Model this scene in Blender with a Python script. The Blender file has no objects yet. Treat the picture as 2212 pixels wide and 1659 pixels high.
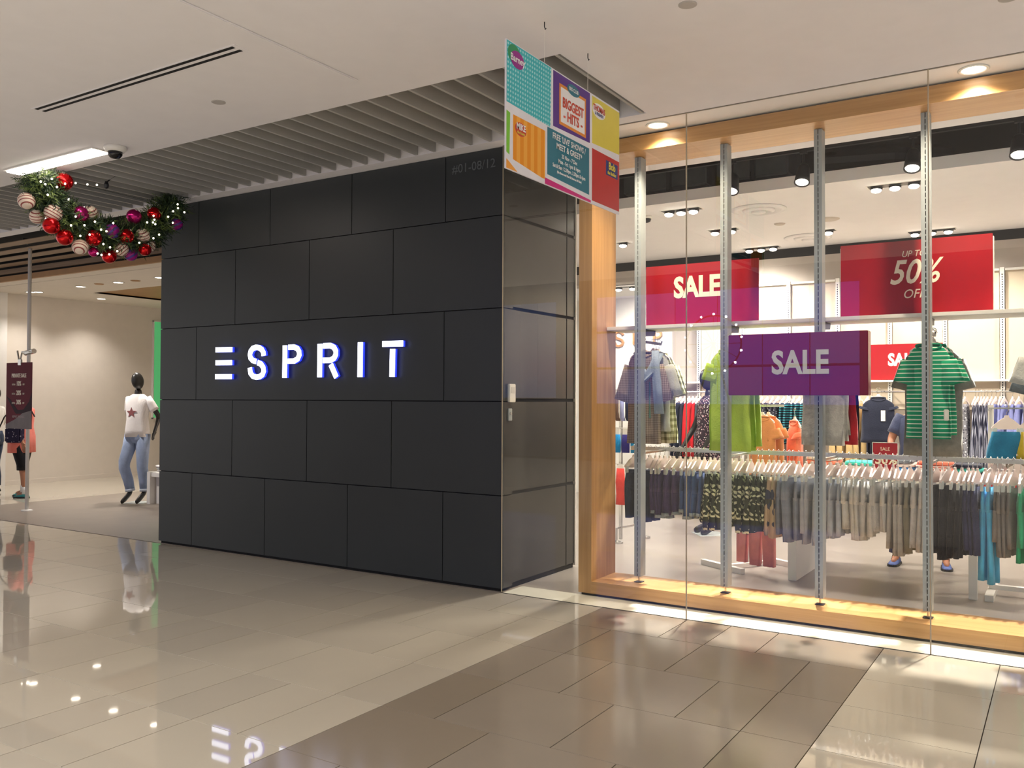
import bpy, bmesh, math, random
from mathutils import Vector, Matrix

# ------------------------------------------------------------------ scene, camera, world, large lights
scene = bpy.context.scene
COL = scene.collection
random.seed(7)
PI = math.pi

cam_d = bpy.data.cameras.new('camera')
cam = bpy.data.objects.new('camera', cam_d)
COL.objects.link(cam)
cam_d.sensor_width = 36.0
cam_d.lens = 1892.2128 / 2212 * 36.0
cam_d.clip_start = 0.05
cam_d.clip_end = 200
YAW, PITCH, ROLL = 0.565038, 0.017464, 0.0036308
_cy, _sy, _cp, _sp = math.cos(YAW), math.sin(YAW), math.cos(PITCH), math.sin(PITCH)
_fw = Vector((-_sy * _cp, _cy * _cp, _sp))
_r0 = Vector((_cy, _sy, 0))
_u0 = _r0.cross(_fw)
_r = math.cos(ROLL) * _r0 + math.sin(ROLL) * _u0
_u = -math.sin(ROLL) * _r0 + math.cos(ROLL) * _u0
cam.matrix_world = Matrix(((_r.x, _u.x, -_fw.x, 0), (_r.y, _u.y, -_fw.y, 0), (_r.z, _u.z, -_fw.z, 1.55), (0, 0, 0, 1)))
scene.camera = cam

scene.view_settings.view_transform = 'Standard'
scene.view_settings.look = 'None'
scene.view_settings.gamma = 1.0
scene.view_settings.use_curve_mapping = False
scene.view_settings.exposure = 0.0

world = bpy.data.worlds.new('mall_air')
scene.world = world
world.use_nodes = True
_bg = world.node_tree.nodes['Background']
_bg.inputs[0].default_value = (1.0, 0.955, 0.935, 1)
_bg.inputs[1].default_value = 1.0


def lamp(kind, name, loc, energy, color=(1, 1, 1), target=None, **kw):
    d = bpy.data.lights.new(name, kind)
    d.energy = energy
    d.color = color
    for k, v in kw.items():
        setattr(d, k, v)
    o = bpy.data.objects.new(name, d)
    COL.objects.link(o)
    o.location = loc
    if target is not None:
        o.rotation_euler = (Vector(target) - Vector(loc)).to_track_quat('-Z', 'Y').to_euler()
    return o


# daylight and lamps of the open atrium behind the photographer
lamp('AREA', 'atrium_light', (-3.0, -6.5, 7.5), 2400, (1.0, 0.945, 0.89), (-4.0, 3.0, 0.5), shape='RECTANGLE', size=12.0, size_y=4.0)
WARM = (1.0, 0.80, 0.58)
SHOPW = (1.0, 0.89, 0.79)
ENTW = (1.0, 0.92, 0.85)
# the shop's own ceiling lamps (each sits in a downlight built further down)
for x, y, e in ((-3.3, 8.45, 150), (-1.3, 8.45, 150), (-3.25, 9.6, 110), (-1.3, 10.5, 130), (-3.3, 10.6, 110), (-5.2, 9.4, 110), (0.6, 8.6, 110), (0.6, 10.4, 110)):
    lamp('SPOT', 'shop_lamp', (x, y, 3.36), e * 1.85, SHOPW, (x, y + 0.25, 0), spot_size=math.radians(150), spot_blend=0.6, shadow_soft_size=0.12)
lamp('SPOT', 'rear_lamp', (-5.5, 11.7, 3.14), 330, SHOPW, (-5.5, 12.6, 1.8), spot_size=math.radians(130), spot_blend=0.8, shadow_soft_size=0.1)
# downlights in the entrance
for x, y, e in ((-15.17, 8.4, 75), (-13.75, 8.38, 110), (-12.7, 8.4, 110), (-11.64, 8.37, 170), (-15.1, 9.63, 75), (-12.2, 10.6, 90)):
    lamp('SPOT', 'entrance_lamp', (x, y, 3.33), e * 1.45, ENTW, (x + 0.3, y + 0.05, 0), spot_size=math.radians(125), spot_blend=1.0, shadow_soft_size=0.06)


# ------------------------------------------------------------------ materials
def lin(c):
    return tuple(((v / 255) / 12.92 if v / 255 <= 0.04045 else ((v / 255 + 0.055) / 1.055) ** 2.4) for v in c[:3]) + (1.0,)


def _base(name):
    m = bpy.data.materials.new(name)
    m.use_nodes = True
    nt = m.node_tree
    return m, nt, nt.nodes['Principled BSDF']


def pm(name, col, rough=0.5, metal=0.0, var=0.06, scale=6.0, bump=0.0, bscale=60.0, spec=0.5, stretch=(1, 1, 1), coat=0.0, sheen=0.0):
    """A procedural material: a colour that a noise varies a little, optional fine relief."""
    m, nt, b = _base(name)
    b.inputs['Roughness'].default_value = rough
    b.inputs['Metallic'].default_value = metal
    b.inputs['Specular IOR Level'].default_value = spec
    b.inputs['Coat Weight'].default_value = coat
    b.inputs['Sheen Weight'].default_value = sheen
    c = lin(col)
    tc = nt.nodes.new('ShaderNodeTexCoord')
    mp = nt.nodes.new('ShaderNodeMapping')
    mp.inputs['Scale'].default_value = stretch
    nt.links.new(tc.outputs['Object'], mp.inputs[0])
    n = nt.nodes.new('ShaderNodeTexNoise')
    n.inputs['Scale'].default_value = scale
    n.inputs['Detail'].default_value = 5
    nt.links.new(mp.outputs[0], n.inputs['Vector'])
    r = nt.nodes.new('ShaderNodeValToRGB')
    r.color_ramp.elements[0].position = 0.3
    r.color_ramp.elements[1].position = 0.7
    r.color_ramp.elements[0].color = tuple(max(0, v * (1 - var)) for v in c[:3]) + (1,)
    r.color_ramp.elements[1].color = tuple(min(1, v * (1 + var)) for v in c[:3]) + (1,)
    nt.links.new(n.outputs['Fac'], r.inputs[0])
    nt.links.new(r.outputs[0], b.inputs['Base Color'])
    if bump:
        n2 = nt.nodes.new('ShaderNodeTexNoise')
        n2.inputs['Scale'].default_value = bscale
        n2.inputs['Detail'].default_value = 4
        nt.links.new(mp.outputs[0], n2.inputs['Vector'])
        bp = nt.nodes.new('ShaderNodeBump')
        bp.inputs['Strength'].default_value = bump
        bp.inputs['Distance'].default_value = 0.01
        nt.links.new(n2.outputs['Fac'], bp.inputs['Height'])
        nt.links.new(bp.outputs[0], b.inputs['Normal'])
    return m


def em(name, col, strength, base=(255, 255, 255)):
    m, nt, b = _base(name)
    b.inputs['Base Color'].default_value = lin(base)
    b.inputs['Emission Color'].default_value = lin(col)
    b.inputs['Emission Strength'].default_value = strength
    return m


def fabric(name, col, var=0.12, **kw):
    return pm(name, col, rough=kw.pop('rough', 0.85), var=var, scale=kw.pop('scale', 9.0), bump=kw.pop('bump', 0.35), bscale=kw.pop('bscale', 90.0), spec=0.2, sheen=0.15, **kw)


def stripes(name, a, b_, period, axis='Z', duty=0.5, rough=0.85):
    """Printed stripes across one object axis."""
    m, nt, b = _base(name)
    b.inputs['Roughness'].default_value = rough
    b.inputs['Specular IOR Level'].default_value = 0.2
    tc = nt.nodes.new('ShaderNodeTexCoord')
    sp = nt.nodes.new('ShaderNodeSeparateXYZ')
    nt.links.new(tc.outputs['Object'], sp.inputs[0])
    d = nt.nodes.new('ShaderNodeMath'); d.operation = 'DIVIDE'; d.inputs[1].default_value = period
    nt.links.new(sp.outputs[axis], d.inputs[0])
    f = nt.nodes.new('ShaderNodeMath'); f.operation = 'FRACT'
    nt.links.new(d.outputs[0], f.inputs[0])
    g = nt.nodes.new('ShaderNodeMath'); g.operation = 'GREATER_THAN'; g.inputs[1].default_value = duty
    nt.links.new(f.outputs[0], g.inputs[0])
    mx = nt.nodes.new('ShaderNodeMix'); mx.data_type = 'RGBA'
    mx.inputs[6].default_value = lin(a); mx.inputs[7].default_value = lin(b_)
    nt.links.new(g.outputs[0], mx.inputs[0])
    nt.links.new(mx.outputs[2], b.inputs['Base Color'])
    return m


def plaid(name, a, b_, c_, period=0.035):
    m, nt, b = _base(name)
    b.inputs['Roughness'].default_value = 0.9
    b.inputs['Specular IOR Level'].default_value = 0.2
    tc = nt.nodes.new('ShaderNodeTexCoord')
    sp = nt.nodes.new('ShaderNodeSeparateXYZ')
    nt.links.new(tc.outputs['Object'], sp.inputs[0])
    outs = []
    for ax in ('X', 'Z'):
        d = nt.nodes.new('ShaderNodeMath'); d.operation = 'DIVIDE'; d.inputs[1].default_value = period
        nt.links.new(sp.outputs[ax], d.inputs[0])
        f = nt.nodes.new('ShaderNodeMath'); f.operation = 'FRACT'
        nt.links.new(d.outputs[0], f.inputs[0])
        g = nt.nodes.new('ShaderNodeMath'); g.operation = 'GREATER_THAN'; g.inputs[1].default_value = 0.5
        nt.links.new(f.outputs[0], g.inputs[0])
        outs.append(g)
    s = nt.nodes.new('ShaderNodeMath'); s.operation = 'ADD'
    nt.links.new(outs[0].outputs[0], s.inputs[0]); nt.links.new(outs[1].outputs[0], s.inputs[1])
    h = nt.nodes.new('ShaderNodeMath'); h.operation = 'MULTIPLY'; h.inputs[1].default_value = 0.5
    nt.links.new(s.outputs[0], h.inputs[0])
    r = nt.nodes.new('ShaderNodeValToRGB')
    r.color_ramp.elements[0].color = lin(a); r.color_ramp.elements[1].color = lin(c_)
    e = r.color_ramp.elements.new(0.5); e.color = lin(b_)
    nt.links.new(h.outputs[0], r.inputs[0])
    nt.links.new(r.outputs[0], b.inputs['Base Color'])
    return m


def cells(name, ground, mark, scale=30.0, stretch=(1, 1, 1), thr=0.35, rot=(0, 0, 0), mark2=None, rnd=1.0):
    """A printed pattern of separate blots (leaves, flowers, sprigs) on a ground colour."""
    m, nt, b = _base(name)
    b.inputs['Roughness'].default_value = 0.9
    b.inputs['Specular IOR Level'].default_value = 0.2
    tc = nt.nodes.new('ShaderNodeTexCoord')
    mp = nt.nodes.new('ShaderNodeMapping')
    mp.inputs['Scale'].default_value = stretch
    mp.inputs['Rotation'].default_value = rot
    nt.links.new(tc.outputs['Object'], mp.inputs[0])
    v = nt.nodes.new('ShaderNodeTexVoronoi')
    v.inputs['Scale'].default_value = scale
    v.inputs['Randomness'].default_value = rnd
    nt.links.new(mp.outputs[0], v.inputs['Vector'])
    g = nt.nodes.new('ShaderNodeMath'); g.operation = 'LESS_THAN'; g.inputs[1].default_value = thr
    nt.links.new(v.outputs['Distance'], g.inputs[0])
    mx = nt.nodes.new('ShaderNodeMix'); mx.data_type = 'RGBA'
    mx.inputs[6].default_value = lin(ground); mx.inputs[7].default_value = lin(mark)
    nt.links.new(g.outputs[0], mx.inputs[0])
    if mark2:
        m2 = nt.nodes.new('ShaderNodeMix'); m2.data_type = 'RGBA'
        m2.inputs[6].default_value = lin(mark); m2.inputs[7].default_value = lin(mark2)
        sx = nt.nodes.new('ShaderNodeSeparateColor')
        nt.links.new(v.outputs['Color'], sx.inputs[0])
        g2 = nt.nodes.new('ShaderNodeMath'); g2.operation = 'GREATER_THAN'; g2.inputs[1].default_value = 0.5
        nt.links.new(sx.outputs[0], g2.inputs[0])
        nt.links.new(g2.outputs[0], m2.inputs[0])
        nt.links.new(m2.outputs[2], mx.inputs[7])
    nt.links.new(mx.outputs[2], b.inputs['Base Color'])
    return m


def leafprint(name, ground, leaf):
    """Two layers of slanted almond leaves on a dark ground."""
    m, nt, b = _base(name)
    b.inputs['Roughness'].default_value = 0.9
    b.inputs['Specular IOR Level'].default_value = 0.2
    tc = nt.nodes.new('ShaderNodeTexCoord')
    facs = []
    for rx, off in ((0.7, 0.0), (-0.8, 0.31)):
        mp = nt.nodes.new('ShaderNodeMapping')
        mp.inputs['Rotation'].default_value = (rx, 0, 0)
        mp.inputs['Location'].default_value = (off, off, off)
        mp.vector_type = 'TEXTURE'
        mp.inputs['Scale'].default_value = (4.0, 0.9, 2.3)
        nt.links.new(tc.outputs['Object'], mp.inputs[0])
        v = nt.nodes.new('ShaderNodeTexVoronoi')
        v.inputs['Scale'].default_value = 30.0
        v.inputs['Randomness'].default_value = 0.75
        nt.links.new(mp.outputs[0], v.inputs['Vector'])
        g = nt.nodes.new('ShaderNodeMath'); g.operation = 'LESS_THAN'; g.inputs[1].default_value = 0.33
        nt.links.new(v.outputs['Distance'], g.inputs[0])
        facs.append(g)
    mxm = nt.nodes.new('ShaderNodeMath'); mxm.operation = 'MAXIMUM'
    nt.links.new(facs[0].outputs[0], mxm.inputs[0]); nt.links.new(facs[1].outputs[0], mxm.inputs[1])
    mx = nt.nodes.new('ShaderNodeMix'); mx.data_type = 'RGBA'
    mx.inputs[6].default_value = lin(ground); mx.inputs[7].default_value = lin(leaf)
    nt.links.new(mxm.outputs[0], mx.inputs[0])
    nt.links.new(mx.outputs[2], b.inputs['Base Color'])
    return m


def wood(name, a, b_, axis, rough=0.35, fine=26.0):
    """Veneer: long streaks along one axis."""
    st = {'X': (0.5, 14, 14), 'Y': (14, 0.5, 14), 'Z': (14, 14, 0.5)}[axis]
    m, nt, b = _base(name)
    b.inputs['Roughness'].default_value = rough
    tc = nt.nodes.new('ShaderNodeTexCoord')
    mp = nt.nodes.new('ShaderNodeMapping'); mp.inputs['Scale'].default_value = st
    nt.links.new(tc.outputs['Object'], mp.inputs[0])
    n = nt.nodes.new('ShaderNodeTexNoise'); n.inputs['Scale'].default_value = 3.0; n.inputs['Detail'].default_value = 8; n.inputs['Distortion'].default_value = 0.4
    nt.links.new(mp.outputs[0], n.inputs['Vector'])
    r = nt.nodes.new('ShaderNodeValToRGB')
    r.color_ramp.elements[0].position = 0.3; r.color_ramp.elements[1].position = 0.72
    r.color_ramp.elements[0].color = lin(a); r.color_ramp.elements[1].color = lin(b_)
    nt.links.new(n.outputs['Fac'], r.inputs[0])
    nt.links.new(r.outputs[0], b.inputs['Base Color'])
    return m


def glass_mat(name, tint=(0.97, 0.99, 0.985), power=1.0):
    """Clear plate glass: straight transmission, and the mirror of Fresnel's law on the side that faces the ray."""
    m = bpy.data.materials.new(name); m.use_nodes = True
    nt = m.node_tree
    nt.nodes.clear()
    out = nt.nodes.new('ShaderNodeOutputMaterial')
    mix = nt.nodes.new('ShaderNodeMixShader')
    tr = nt.nodes.new('ShaderNodeBsdfTransparent'); tr.inputs[0].default_value = tint + (1,)
    gl = nt.nodes.new('ShaderNodeBsdfGlossy'); gl.inputs['Roughness'].default_value = 0.0
    fr = nt.nodes.new('ShaderNodeFresnel'); fr.inputs[0].default_value = 1.5
    ge = nt.nodes.new('ShaderNodeNewGeometry')
    iv = nt.nodes.new('ShaderNodeMath'); iv.operation = 'SUBTRACT'; iv.inputs[0].default_value = 1.0
    nt.links.new(ge.outputs['Backfacing'], iv.inputs[1])
    mu = nt.nodes.new('ShaderNodeMath'); mu.operation = 'MULTIPLY'
    nt.links.new(fr.outputs[0], mu.inputs[0]); nt.links.new(iv.outputs[0], mu.inputs[1])
    m2 = nt.nodes.new('ShaderNodeMath'); m2.operation = 'MULTIPLY'; m2.inputs[1].default_value = 1.85 * power
    nt.links.new(mu.outputs[0], m2.inputs[0])
    nt.links.new(m2.outputs[0], mix.inputs[0]); nt.links.new(tr.outputs[0], mix.inputs[1]); nt.links.new(gl.outputs[0], mix.inputs[2])
    nt.links.new(mix.outputs[0], out.inputs[0])
    return m


# ------------------------------------------------------------------ mesh helpers
class MB:
    """Collects shapes; build() links them as one mesh object."""

    def __init__(self):
        self.v, self.f, self.mi, self.cur = [], [], [], 0

    def add(self, vs, fs):
        o = len(self.v)
        self.v += [tuple(p) for p in vs]
        self.f += [tuple(i + o for i in f) for f in fs]
        self.mi += [self.cur] * len(fs)
        return self

    def box(self, x0, x1, y0, y1, z0, z1, bev=0.0):
        if bev <= 0:
            v = [(x, y, z) for z in (z0, z1) for y in (y0, y1) for x in (x0, x1)]
            return self.add(v, [(0, 2, 3, 1), (4, 5, 7, 6), (0, 1, 5, 4), (2, 6, 7, 3), (0, 4, 6, 2), (1, 3, 7, 5)])
        bm = bmesh.new()
        bmesh.ops.create_cube(bm, size=1)
        for q in bm.verts:
            q.co = Vector(((x0 + x1) / 2 + q.co.x * (x1 - x0), (y0 + y1) / 2 + q.co.y * (y1 - y0), (z0 + z1) / 2 + q.co.z * (z1 - z0)))
        bmesh.ops.bevel(bm, geom=bm.edges[:], offset=bev, segments=2, affect='EDGES')
        return self.bm(bm)

    def bm(self, bm):
        bm.verts.ensure_lookup_table()
        bm.verts.index_update()
        self.add([q.co[:] for q in bm.verts], [[q.index for q in f.verts] for f in bm.faces])
        bm.free()
        return self

    def tube(self, pts, r, n=8, cap=True, r2=None):
        pts = [Vector(p) for p in pts]
        rings = []
        up = Vector((0, 0, 1))
        prev = None
        for i, p in enumerate(pts):
            a = pts[max(0, i - 1)]; b = pts[min(len(pts) - 1, i + 1)]
            d = (b - a).normalized()
            if prev is None:
                u = d.cross(up)
                if u.length < 1e-3:
                    u = d.cross(Vector((1, 0, 0)))
            else:
                u = prev - d * prev.dot(d)
            u.normalize(); prev = u
            w = d.cross(u)
            rr = r if r2 is None else r + (r2 - r) * i / (len(pts) - 1)
            if isinstance(r, (list, tuple)):
                rr = r[i]
            rings.append([p + u * math.cos(2 * PI * k / n) * rr + w * math.sin(2 * PI * k / n) * rr for k in range(n)])
        return self.rings(rings, cap, cap)

    def rings(self, rings, c0=True, c1=True, close=True):
        n = len(rings[0])
        vs = [p for r in rings for p in r]
        fs = []
        for i in range(len(rings) - 1):
            for k in range(n if close else n - 1):
                a, b = i * n + k, i * n + (k + 1) % n
                fs.append((a, b, b + n, a + n))
        if c0:
            fs.append(tuple(range(n - 1, -1, -1)))
        if c1:
            fs.append(tuple((len(rings) - 1) * n + k for k in range(n)))
        return self.add(vs, fs)

    def lathe(self, prof, c=(0, 0, 0), n=24, axis='Z'):
        """prof: (radius, height) pairs; a closed outline makes a ring."""
        rings = []
        for r, h in prof:
            ring = []
            for k in range(n):
                a = 2 * PI * k / n
                p = (r * math.cos(a), r * math.sin(a), h)
                if axis == 'Y':
                    p = (p[0], -p[2], p[1])
                elif axis == 'X':
                    p = (p[2], p[0], p[1])
                ring.append((p[0] + c[0], p[1] + c[1], p[2] + c[2]))
            rings.append(ring)
        return self.rings(rings, True, True)

    def sphere(self, c, r, n=16, m=10, sc=(1, 1, 1)):
        prof = []
        rings = []
        for i in range(1, m):
            t = PI * i / m
            rings.append([(c[0] + r * sc[0] * math.sin(t) * math.cos(2 * PI * k / n), c[1] + r * sc[1] * math.sin(t) * math.sin(2 * PI * k / n), c[2] - r * sc[2] * math.cos(t)) for k in range(n)])
        return self.rings(rings, True, True)

    def prism(self, pts, plane, d0, d1):
        """A polygon in a plane ('XZ', 'YZ', 'XY') given thickness from d0 to d1 along the other axis."""
        def put(p, d):
            return {'XZ': (p[0], d, p[1]), 'YZ': (d, p[0], p[1]), 'XY': (p[0], p[1], d)}[plane]
        n = len(pts)
        vs = [put(p, d0) for p in pts] + [put(p, d1) for p in pts]
        fs = [tuple(range(n)), tuple(range(2 * n - 1, n - 1, -1))] + [(k, k + n, (k + 1) % n + n, (k + 1) % n) for k in range(n)]
        return self.add(vs, fs)

    def stroke(self, path, w, plane, d0, d1):
        """A constant-width ribbon along a path, as a solid."""
        P = [Vector(p) for p in path]
        L, R = [], []
        for i, p in enumerate(P):
            a, b = P[max(0, i - 1)], P[min(len(P) - 1, i + 1)]
            t = (b - a).normalized()
            nrm = Vector((-t.y, t.x)) * (w / 2)
            L.append(p + nrm); R.append(p - nrm)

        def put(p, d):
            return {'XZ': (p[0], d, p[1]), 'YZ': (d, p[0], p[1]), 'XY': (p[0], p[1], d)}[plane]
        rings = [[put(L[i], d0), put(R[i], d0), put(R[i], d1), put(L[i], d1)] for i in range(len(P))]
        return self.rings(rings, True, True)

    def mesh(self, name, mats):
        me = bpy.data.meshes.new(name)
        me.from_pydata(self.v, [], self.f)
        if not isinstance(mats, (list, tuple)):
            mats = [mats]
        for m in mats:
            me.materials.append(m)
        if len(mats) > 1:
            me.polygons.foreach_set('material_index', self.mi)
        bm = bmesh.new()
        bm.from_mesh(me)
        bmesh.ops.recalc_face_normals(bm, faces=bm.faces)
        bm.to_mesh(me)
        bm.free()
        return me

    def build(self, name, mats, parent=None, smooth=False, loc=None):
        me = self.mesh(name, mats)
        if smooth:
            me.polygons.foreach_set('use_smooth', [True] * len(me.polygons))
        return place(name, me, parent, loc)


def place(name, me, parent=None, loc=None, rot=None):
    o = bpy.data.objects.new(name, me)
    COL.objects.link(o)
    if parent is not None:
        o.parent = parent
    if loc is not None:
        o.location = loc
    if rot is not None:
        o.rotation_euler = rot
    return o


def tag(o, label=None, cat=None, group=None, kind=None):
    if label:
        o['label'] = label
    if cat:
        o['category'] = cat
    if group:
        o['group'] = group
    if kind:
        o['kind'] = kind
    return o


def thing(name, label, cat, loc=(0, 0, 0), rotz=0.0, group=None):
    o = bpy.data.objects.new(name, None)
    o.empty_display_size = 0.1
    COL.objects.link(o)
    o.location = loc
    o.rotation_euler = (0, 0, rotz)
    return tag(o, label, cat, group)


def struct(name):
    o = bpy.data.objects.new(name, None)
    COL.objects.link(o)
    return tag(o, kind='structure')


def kids(o):
    return CH.get(o.name, [])


def dup(root, loc, rotz=0.0, label=None, group=None, swap=None):
    """A copy of a thing with copies of its parts and their sub-parts; meshes stay shared."""
    r = root.copy(); COL.objects.link(r)
    r.location = loc; r.rotation_euler = (0, 0, rotz)
    if label:
        r['label'] = label
    if group:
        r['group'] = group
    if swap and r.type == 'MESH':
        r.data = swap.get(r.data.name, r.data)
    for ch in root.children:
        c = ch.copy(); COL.objects.link(c); c.parent = r
        for g in ch.children:
            d = g.copy(); COL.objects.link(d); d.parent = c
    return r


_DG = None


def text_mesh(s, size, mat, bold=0.0, shear=0.0, depth=0.0012, align='CENTER', sx=1.0):
    """Lettering as a thin mesh, lying in the XY plane, centred on its origin's height."""
    cu = bpy.data.curves.new('lettering', 'FONT')
    cu.body = s
    cu.size = size
    cu.offset = bold
    cu.shear = shear
    cu.extrude = depth
    cu.align_x = align
    cu.align_y = 'CENTER'
    cu.resolution_u = 3
    o = bpy.data.objects.new('lettering', cu)
    COL.objects.link(o)
    dg = bpy.context.evaluated_depsgraph_get()
    me = bpy.data.meshes.new_from_object(o.evaluated_get(dg))
    bpy.data.objects.remove(o)
    if sx != 1.0:
        me.transform(Matrix.Diagonal((sx, 1, 1, 1)))
    me.materials.clear()
    me.materials.append(mat)
    return me


RX = (PI / 2, 0, 0)            # lettering that faces -Y
RXP = (PI / 2, 0, PI / 2)      # lettering that faces +X


def hook_pts(r, n=9, a0=-0.6, a1=PI + 0.1):
    return [(0, r * math.cos(a0 + (a1 - a0) * i / n), r * math.sin(a0 + (a1 - a0) * i / n)) for i in range(n + 1)]

# ------------------------------------------------------------------ materials of the place
M = {}
M['tile_light'] = pm('light_polished_tile', (193, 185, 169), rough=0.03, var=0.03, scale=1.6, spec=0.55)
M['tile_light2'] = pm('light_polished_tile_b', (188, 180, 165), rough=0.035, var=0.03, scale=1.9, spec=0.55)
M['tile_dark'] = pm('dark_polished_tile', (144, 134, 121), rough=0.13, var=0.05, scale=1.7, spec=0.35)
M['tile_dark2'] = pm('dark_polished_tile_b', (140, 129, 114), rough=0.14, var=0.05, scale=1.4, spec=0.35)
M['grout'] = pm('grout', (62, 54, 46), rough=0.9)
M['strip'] = pm('white_threshold', (214, 212, 200), rough=0.12, var=0.03)
M['shop_floor'] = pm('shop_floor', (152, 144, 136), rough=0.3, var=0.05, scale=1.2)
M['mat_floor'] = pm('entrance_floor', (138, 128, 117), rough=0.42, var=0.06, scale=2.5)
M['wall_dark'] = pm('charcoal_panel', (53, 57, 58), rough=0.38, var=0.05, scale=1.2, spec=0.4)
M['wall_ret'] = pm('return_panel', (56, 56, 53), rough=0.26, var=0.08, scale=2.0, spec=0.45)
M['black'] = pm('black_void', (12, 13, 15), rough=0.9)
M['joint'] = pm('joint_black', (10, 11, 12), rough=0.8)
M['ceil'] = pm('white_ceiling', (230, 228, 230), rough=0.9, var=0.015)
M['slat'] = pm('louvre_slat', (172, 171, 166), rough=0.7, var=0.03)
M['brown'] = wood('brown_slat', (124, 104, 84), (148, 124, 100), 'X', rough=0.6)
M['bronze'] = pm('bronze_recess', (168, 128, 84), rough=0.5)
M['cream'] = pm('cream_wall', (222, 214, 202), rough=0.85, var=0.02)
M['white'] = pm('white_paint', (232, 230, 224), rough=0.55, var=0.02)
M['grey_hdr'] = pm('grey_header', (176, 168, 160), rough=0.8, var=0.04)
M['grey_low'] = pm('grey_lower_wall', (138, 126, 112), rough=0.8, var=0.04)
M['back_cream'] = pm('back_panel_cream', (204, 190, 168), rough=0.85, var=0.02)
M['oakX'] = wood('oak_veneer_x', (172, 127, 74), (194, 150, 96), 'X')
M['oakZ'] = wood('oak_veneer_z', (168, 124, 72), (190, 147, 93), 'Z')
M['alu'] = pm('grey_aluminium', (158, 166, 170), rough=0.42, metal=0.1, var=0.04)
M['alu_side'] = pm('pale_aluminium', (206, 206, 200), rough=0.4, metal=0.2, var=0.03)
M['chrome'] = pm('brushed_steel', (205, 204, 200), rough=0.25, metal=1.0, var=0.04)
M['rail'] = pm('rail_steel', (222, 221, 216), rough=0.3, metal=0.5, var=0.03)
M['darkmetal'] = pm('dark_metal', (44, 46, 50), rough=0.4, metal=0.6)
M['plastic'] = pm('hanger_plastic', (240, 226, 220), rough=0.32, var=0.03)
M['clear'] = pm('clip_plastic', (205, 215, 215), rough=0.2, var=0.05)
M['glass'] = glass_mat('plate_glass')
M['seal'] = pm('glass_sealant', (178, 166, 146), rough=0.3)
M['duct'] = pm('duct_steel', (120, 126, 132), rough=0.45, metal=0.8, var=0.2, scale=4)
M['lamp_on'] = em('lamp_lens', (255, 240, 220), 14.0)
M['tube_on'] = em('tube_diffuser', (255, 240, 226), 16.0)
M['sign_white'] = em('sign_face', (222, 230, 255), 3.2)
M['sign_blue'] = em('sign_halo_edge', (40, 60, 255), 1.3, (60, 70, 200))
M['red'] = pm('sale_red', (150, 16, 27), rough=0.3, var=0.04, spec=0.5)
M['red_dark'] = pm('sale_red_box', (128, 11, 30), rough=0.25, var=0.04, spec=0.5)
M['ivory'] = pm('sign_lettering', (236, 226, 206), rough=0.5, var=0.02)
M['tagwhite'] = pm('security_tag', (228, 226, 216), rough=0.4)

# ------------------------------------------------------------------ floor
floor = MB().box(-16.5, 3.2, -9, 5.905, -0.25, -0.012).build('floor', M['grout'])
tag(floor, kind='structure')
_tm = {}


def tile(x0, x1, y0, y1, key):
    w, h = round(x1 - x0, 3), round(y1 - y0, 3)
    k = (w, h, key)
    if k not in _tm:
        _tm[k] = MB().box(0.0024, w - 0.0024, 0.0024, h - 0.0024, -0.012, 0).mesh('tile', M[key])
    place('tile', _tm[k], floor, (x0, y0, 0))


ROWS = [1.47, 2.12, 2.765, 3.412, 4.065, 4.717, 5.365, 5.905]
# measured joints, per row: left of the dark band, inside it (-2.935 .. -0.98)
LEFT = {0: [-3.26, -3.91, -4.55], 1: [-3.58, -3.91, -4.23, -4.88, -5.53], 2: [-3.25, -3.58, -3.905, -4.21, -4.88, -5.48, -5.87],
        3: [-3.255, -3.905, -4.55, -4.87, -5.2, -5.52], 4: [-3.265, -3.585, -4.24, -4.55, -5.2, -5.54, -6.49], 5: [-3.265, -3.915, -4.24, -4.55, -4.86, -5.54], 6: [-3.595, -4.24, -4.555, -5.2]}
DARK = {0: [-2.28, -1.63], 1: [-2.605, -1.955, -1.30], 2: [-2.28, -1.63, -1.30], 3: [-2.605, -1.955, -1.305], 4: [-2.605, -2.28, -1.63, -1.305], 5: [-2.605, -1.957, -1.30], 6: [-2.27, -1.955, -1.63]}
for i in range(7):
    y0, y1 = ROWS[i], ROWS[i + 1]
    xs = [-2.935] + LEFT[i]
    x = xs[-1]
    rng = random.Random(40 + i)
    while x > -13.0:
        x -= 0.65 if rng.random() < 0.72 else 0.325
        xs.append(x)
    for a, b in zip(xs, xs[1:]):
        tile(b, a, y0, y1, 'tile_light' if rng.random() < 0.6 else 'tile_light2')
    xs = [-2.935] + DARK[i] + [-0.98]
    for a, b in zip(xs, xs[1:]):
        tile(a, b, y0, y1, 'tile_dark' if rng.random() < 0.6 else 'tile_dark2')
for y0, y1 in zip([1.47, 2.12, 2.43, 2.765, 3.09, 3.41, 3.735, 4.04, 4.36, 4.70, 5.2], [2.12, 2.43, 2.765, 3.09, 3.41, 3.735, 4.04, 4.36, 4.70, 5.2, 5.905]):
    tile(-0.98, -0.343, y0, y1, 'tile_light')
for i in range(7):
    tile(-0.343, 0.31, ROWS[i], ROWS[i + 1], 'tile_light2')
    tile(0.31, 0.96, ROWS[i], ROWS[i + 1], 'tile_light')
# beyond the tiles one can tell apart the floor simply goes on
apron = MB().box(-16.5, 3.2, -8, 1.47, -0.012, 0).box(0.96, 3.2, 1.47, 5.905, -0.012, 0).box(-16.5, -13.0, 1.47, 5.905, -0.012, 0)
apron.build('paving', M['tile_light'], floor)

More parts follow.
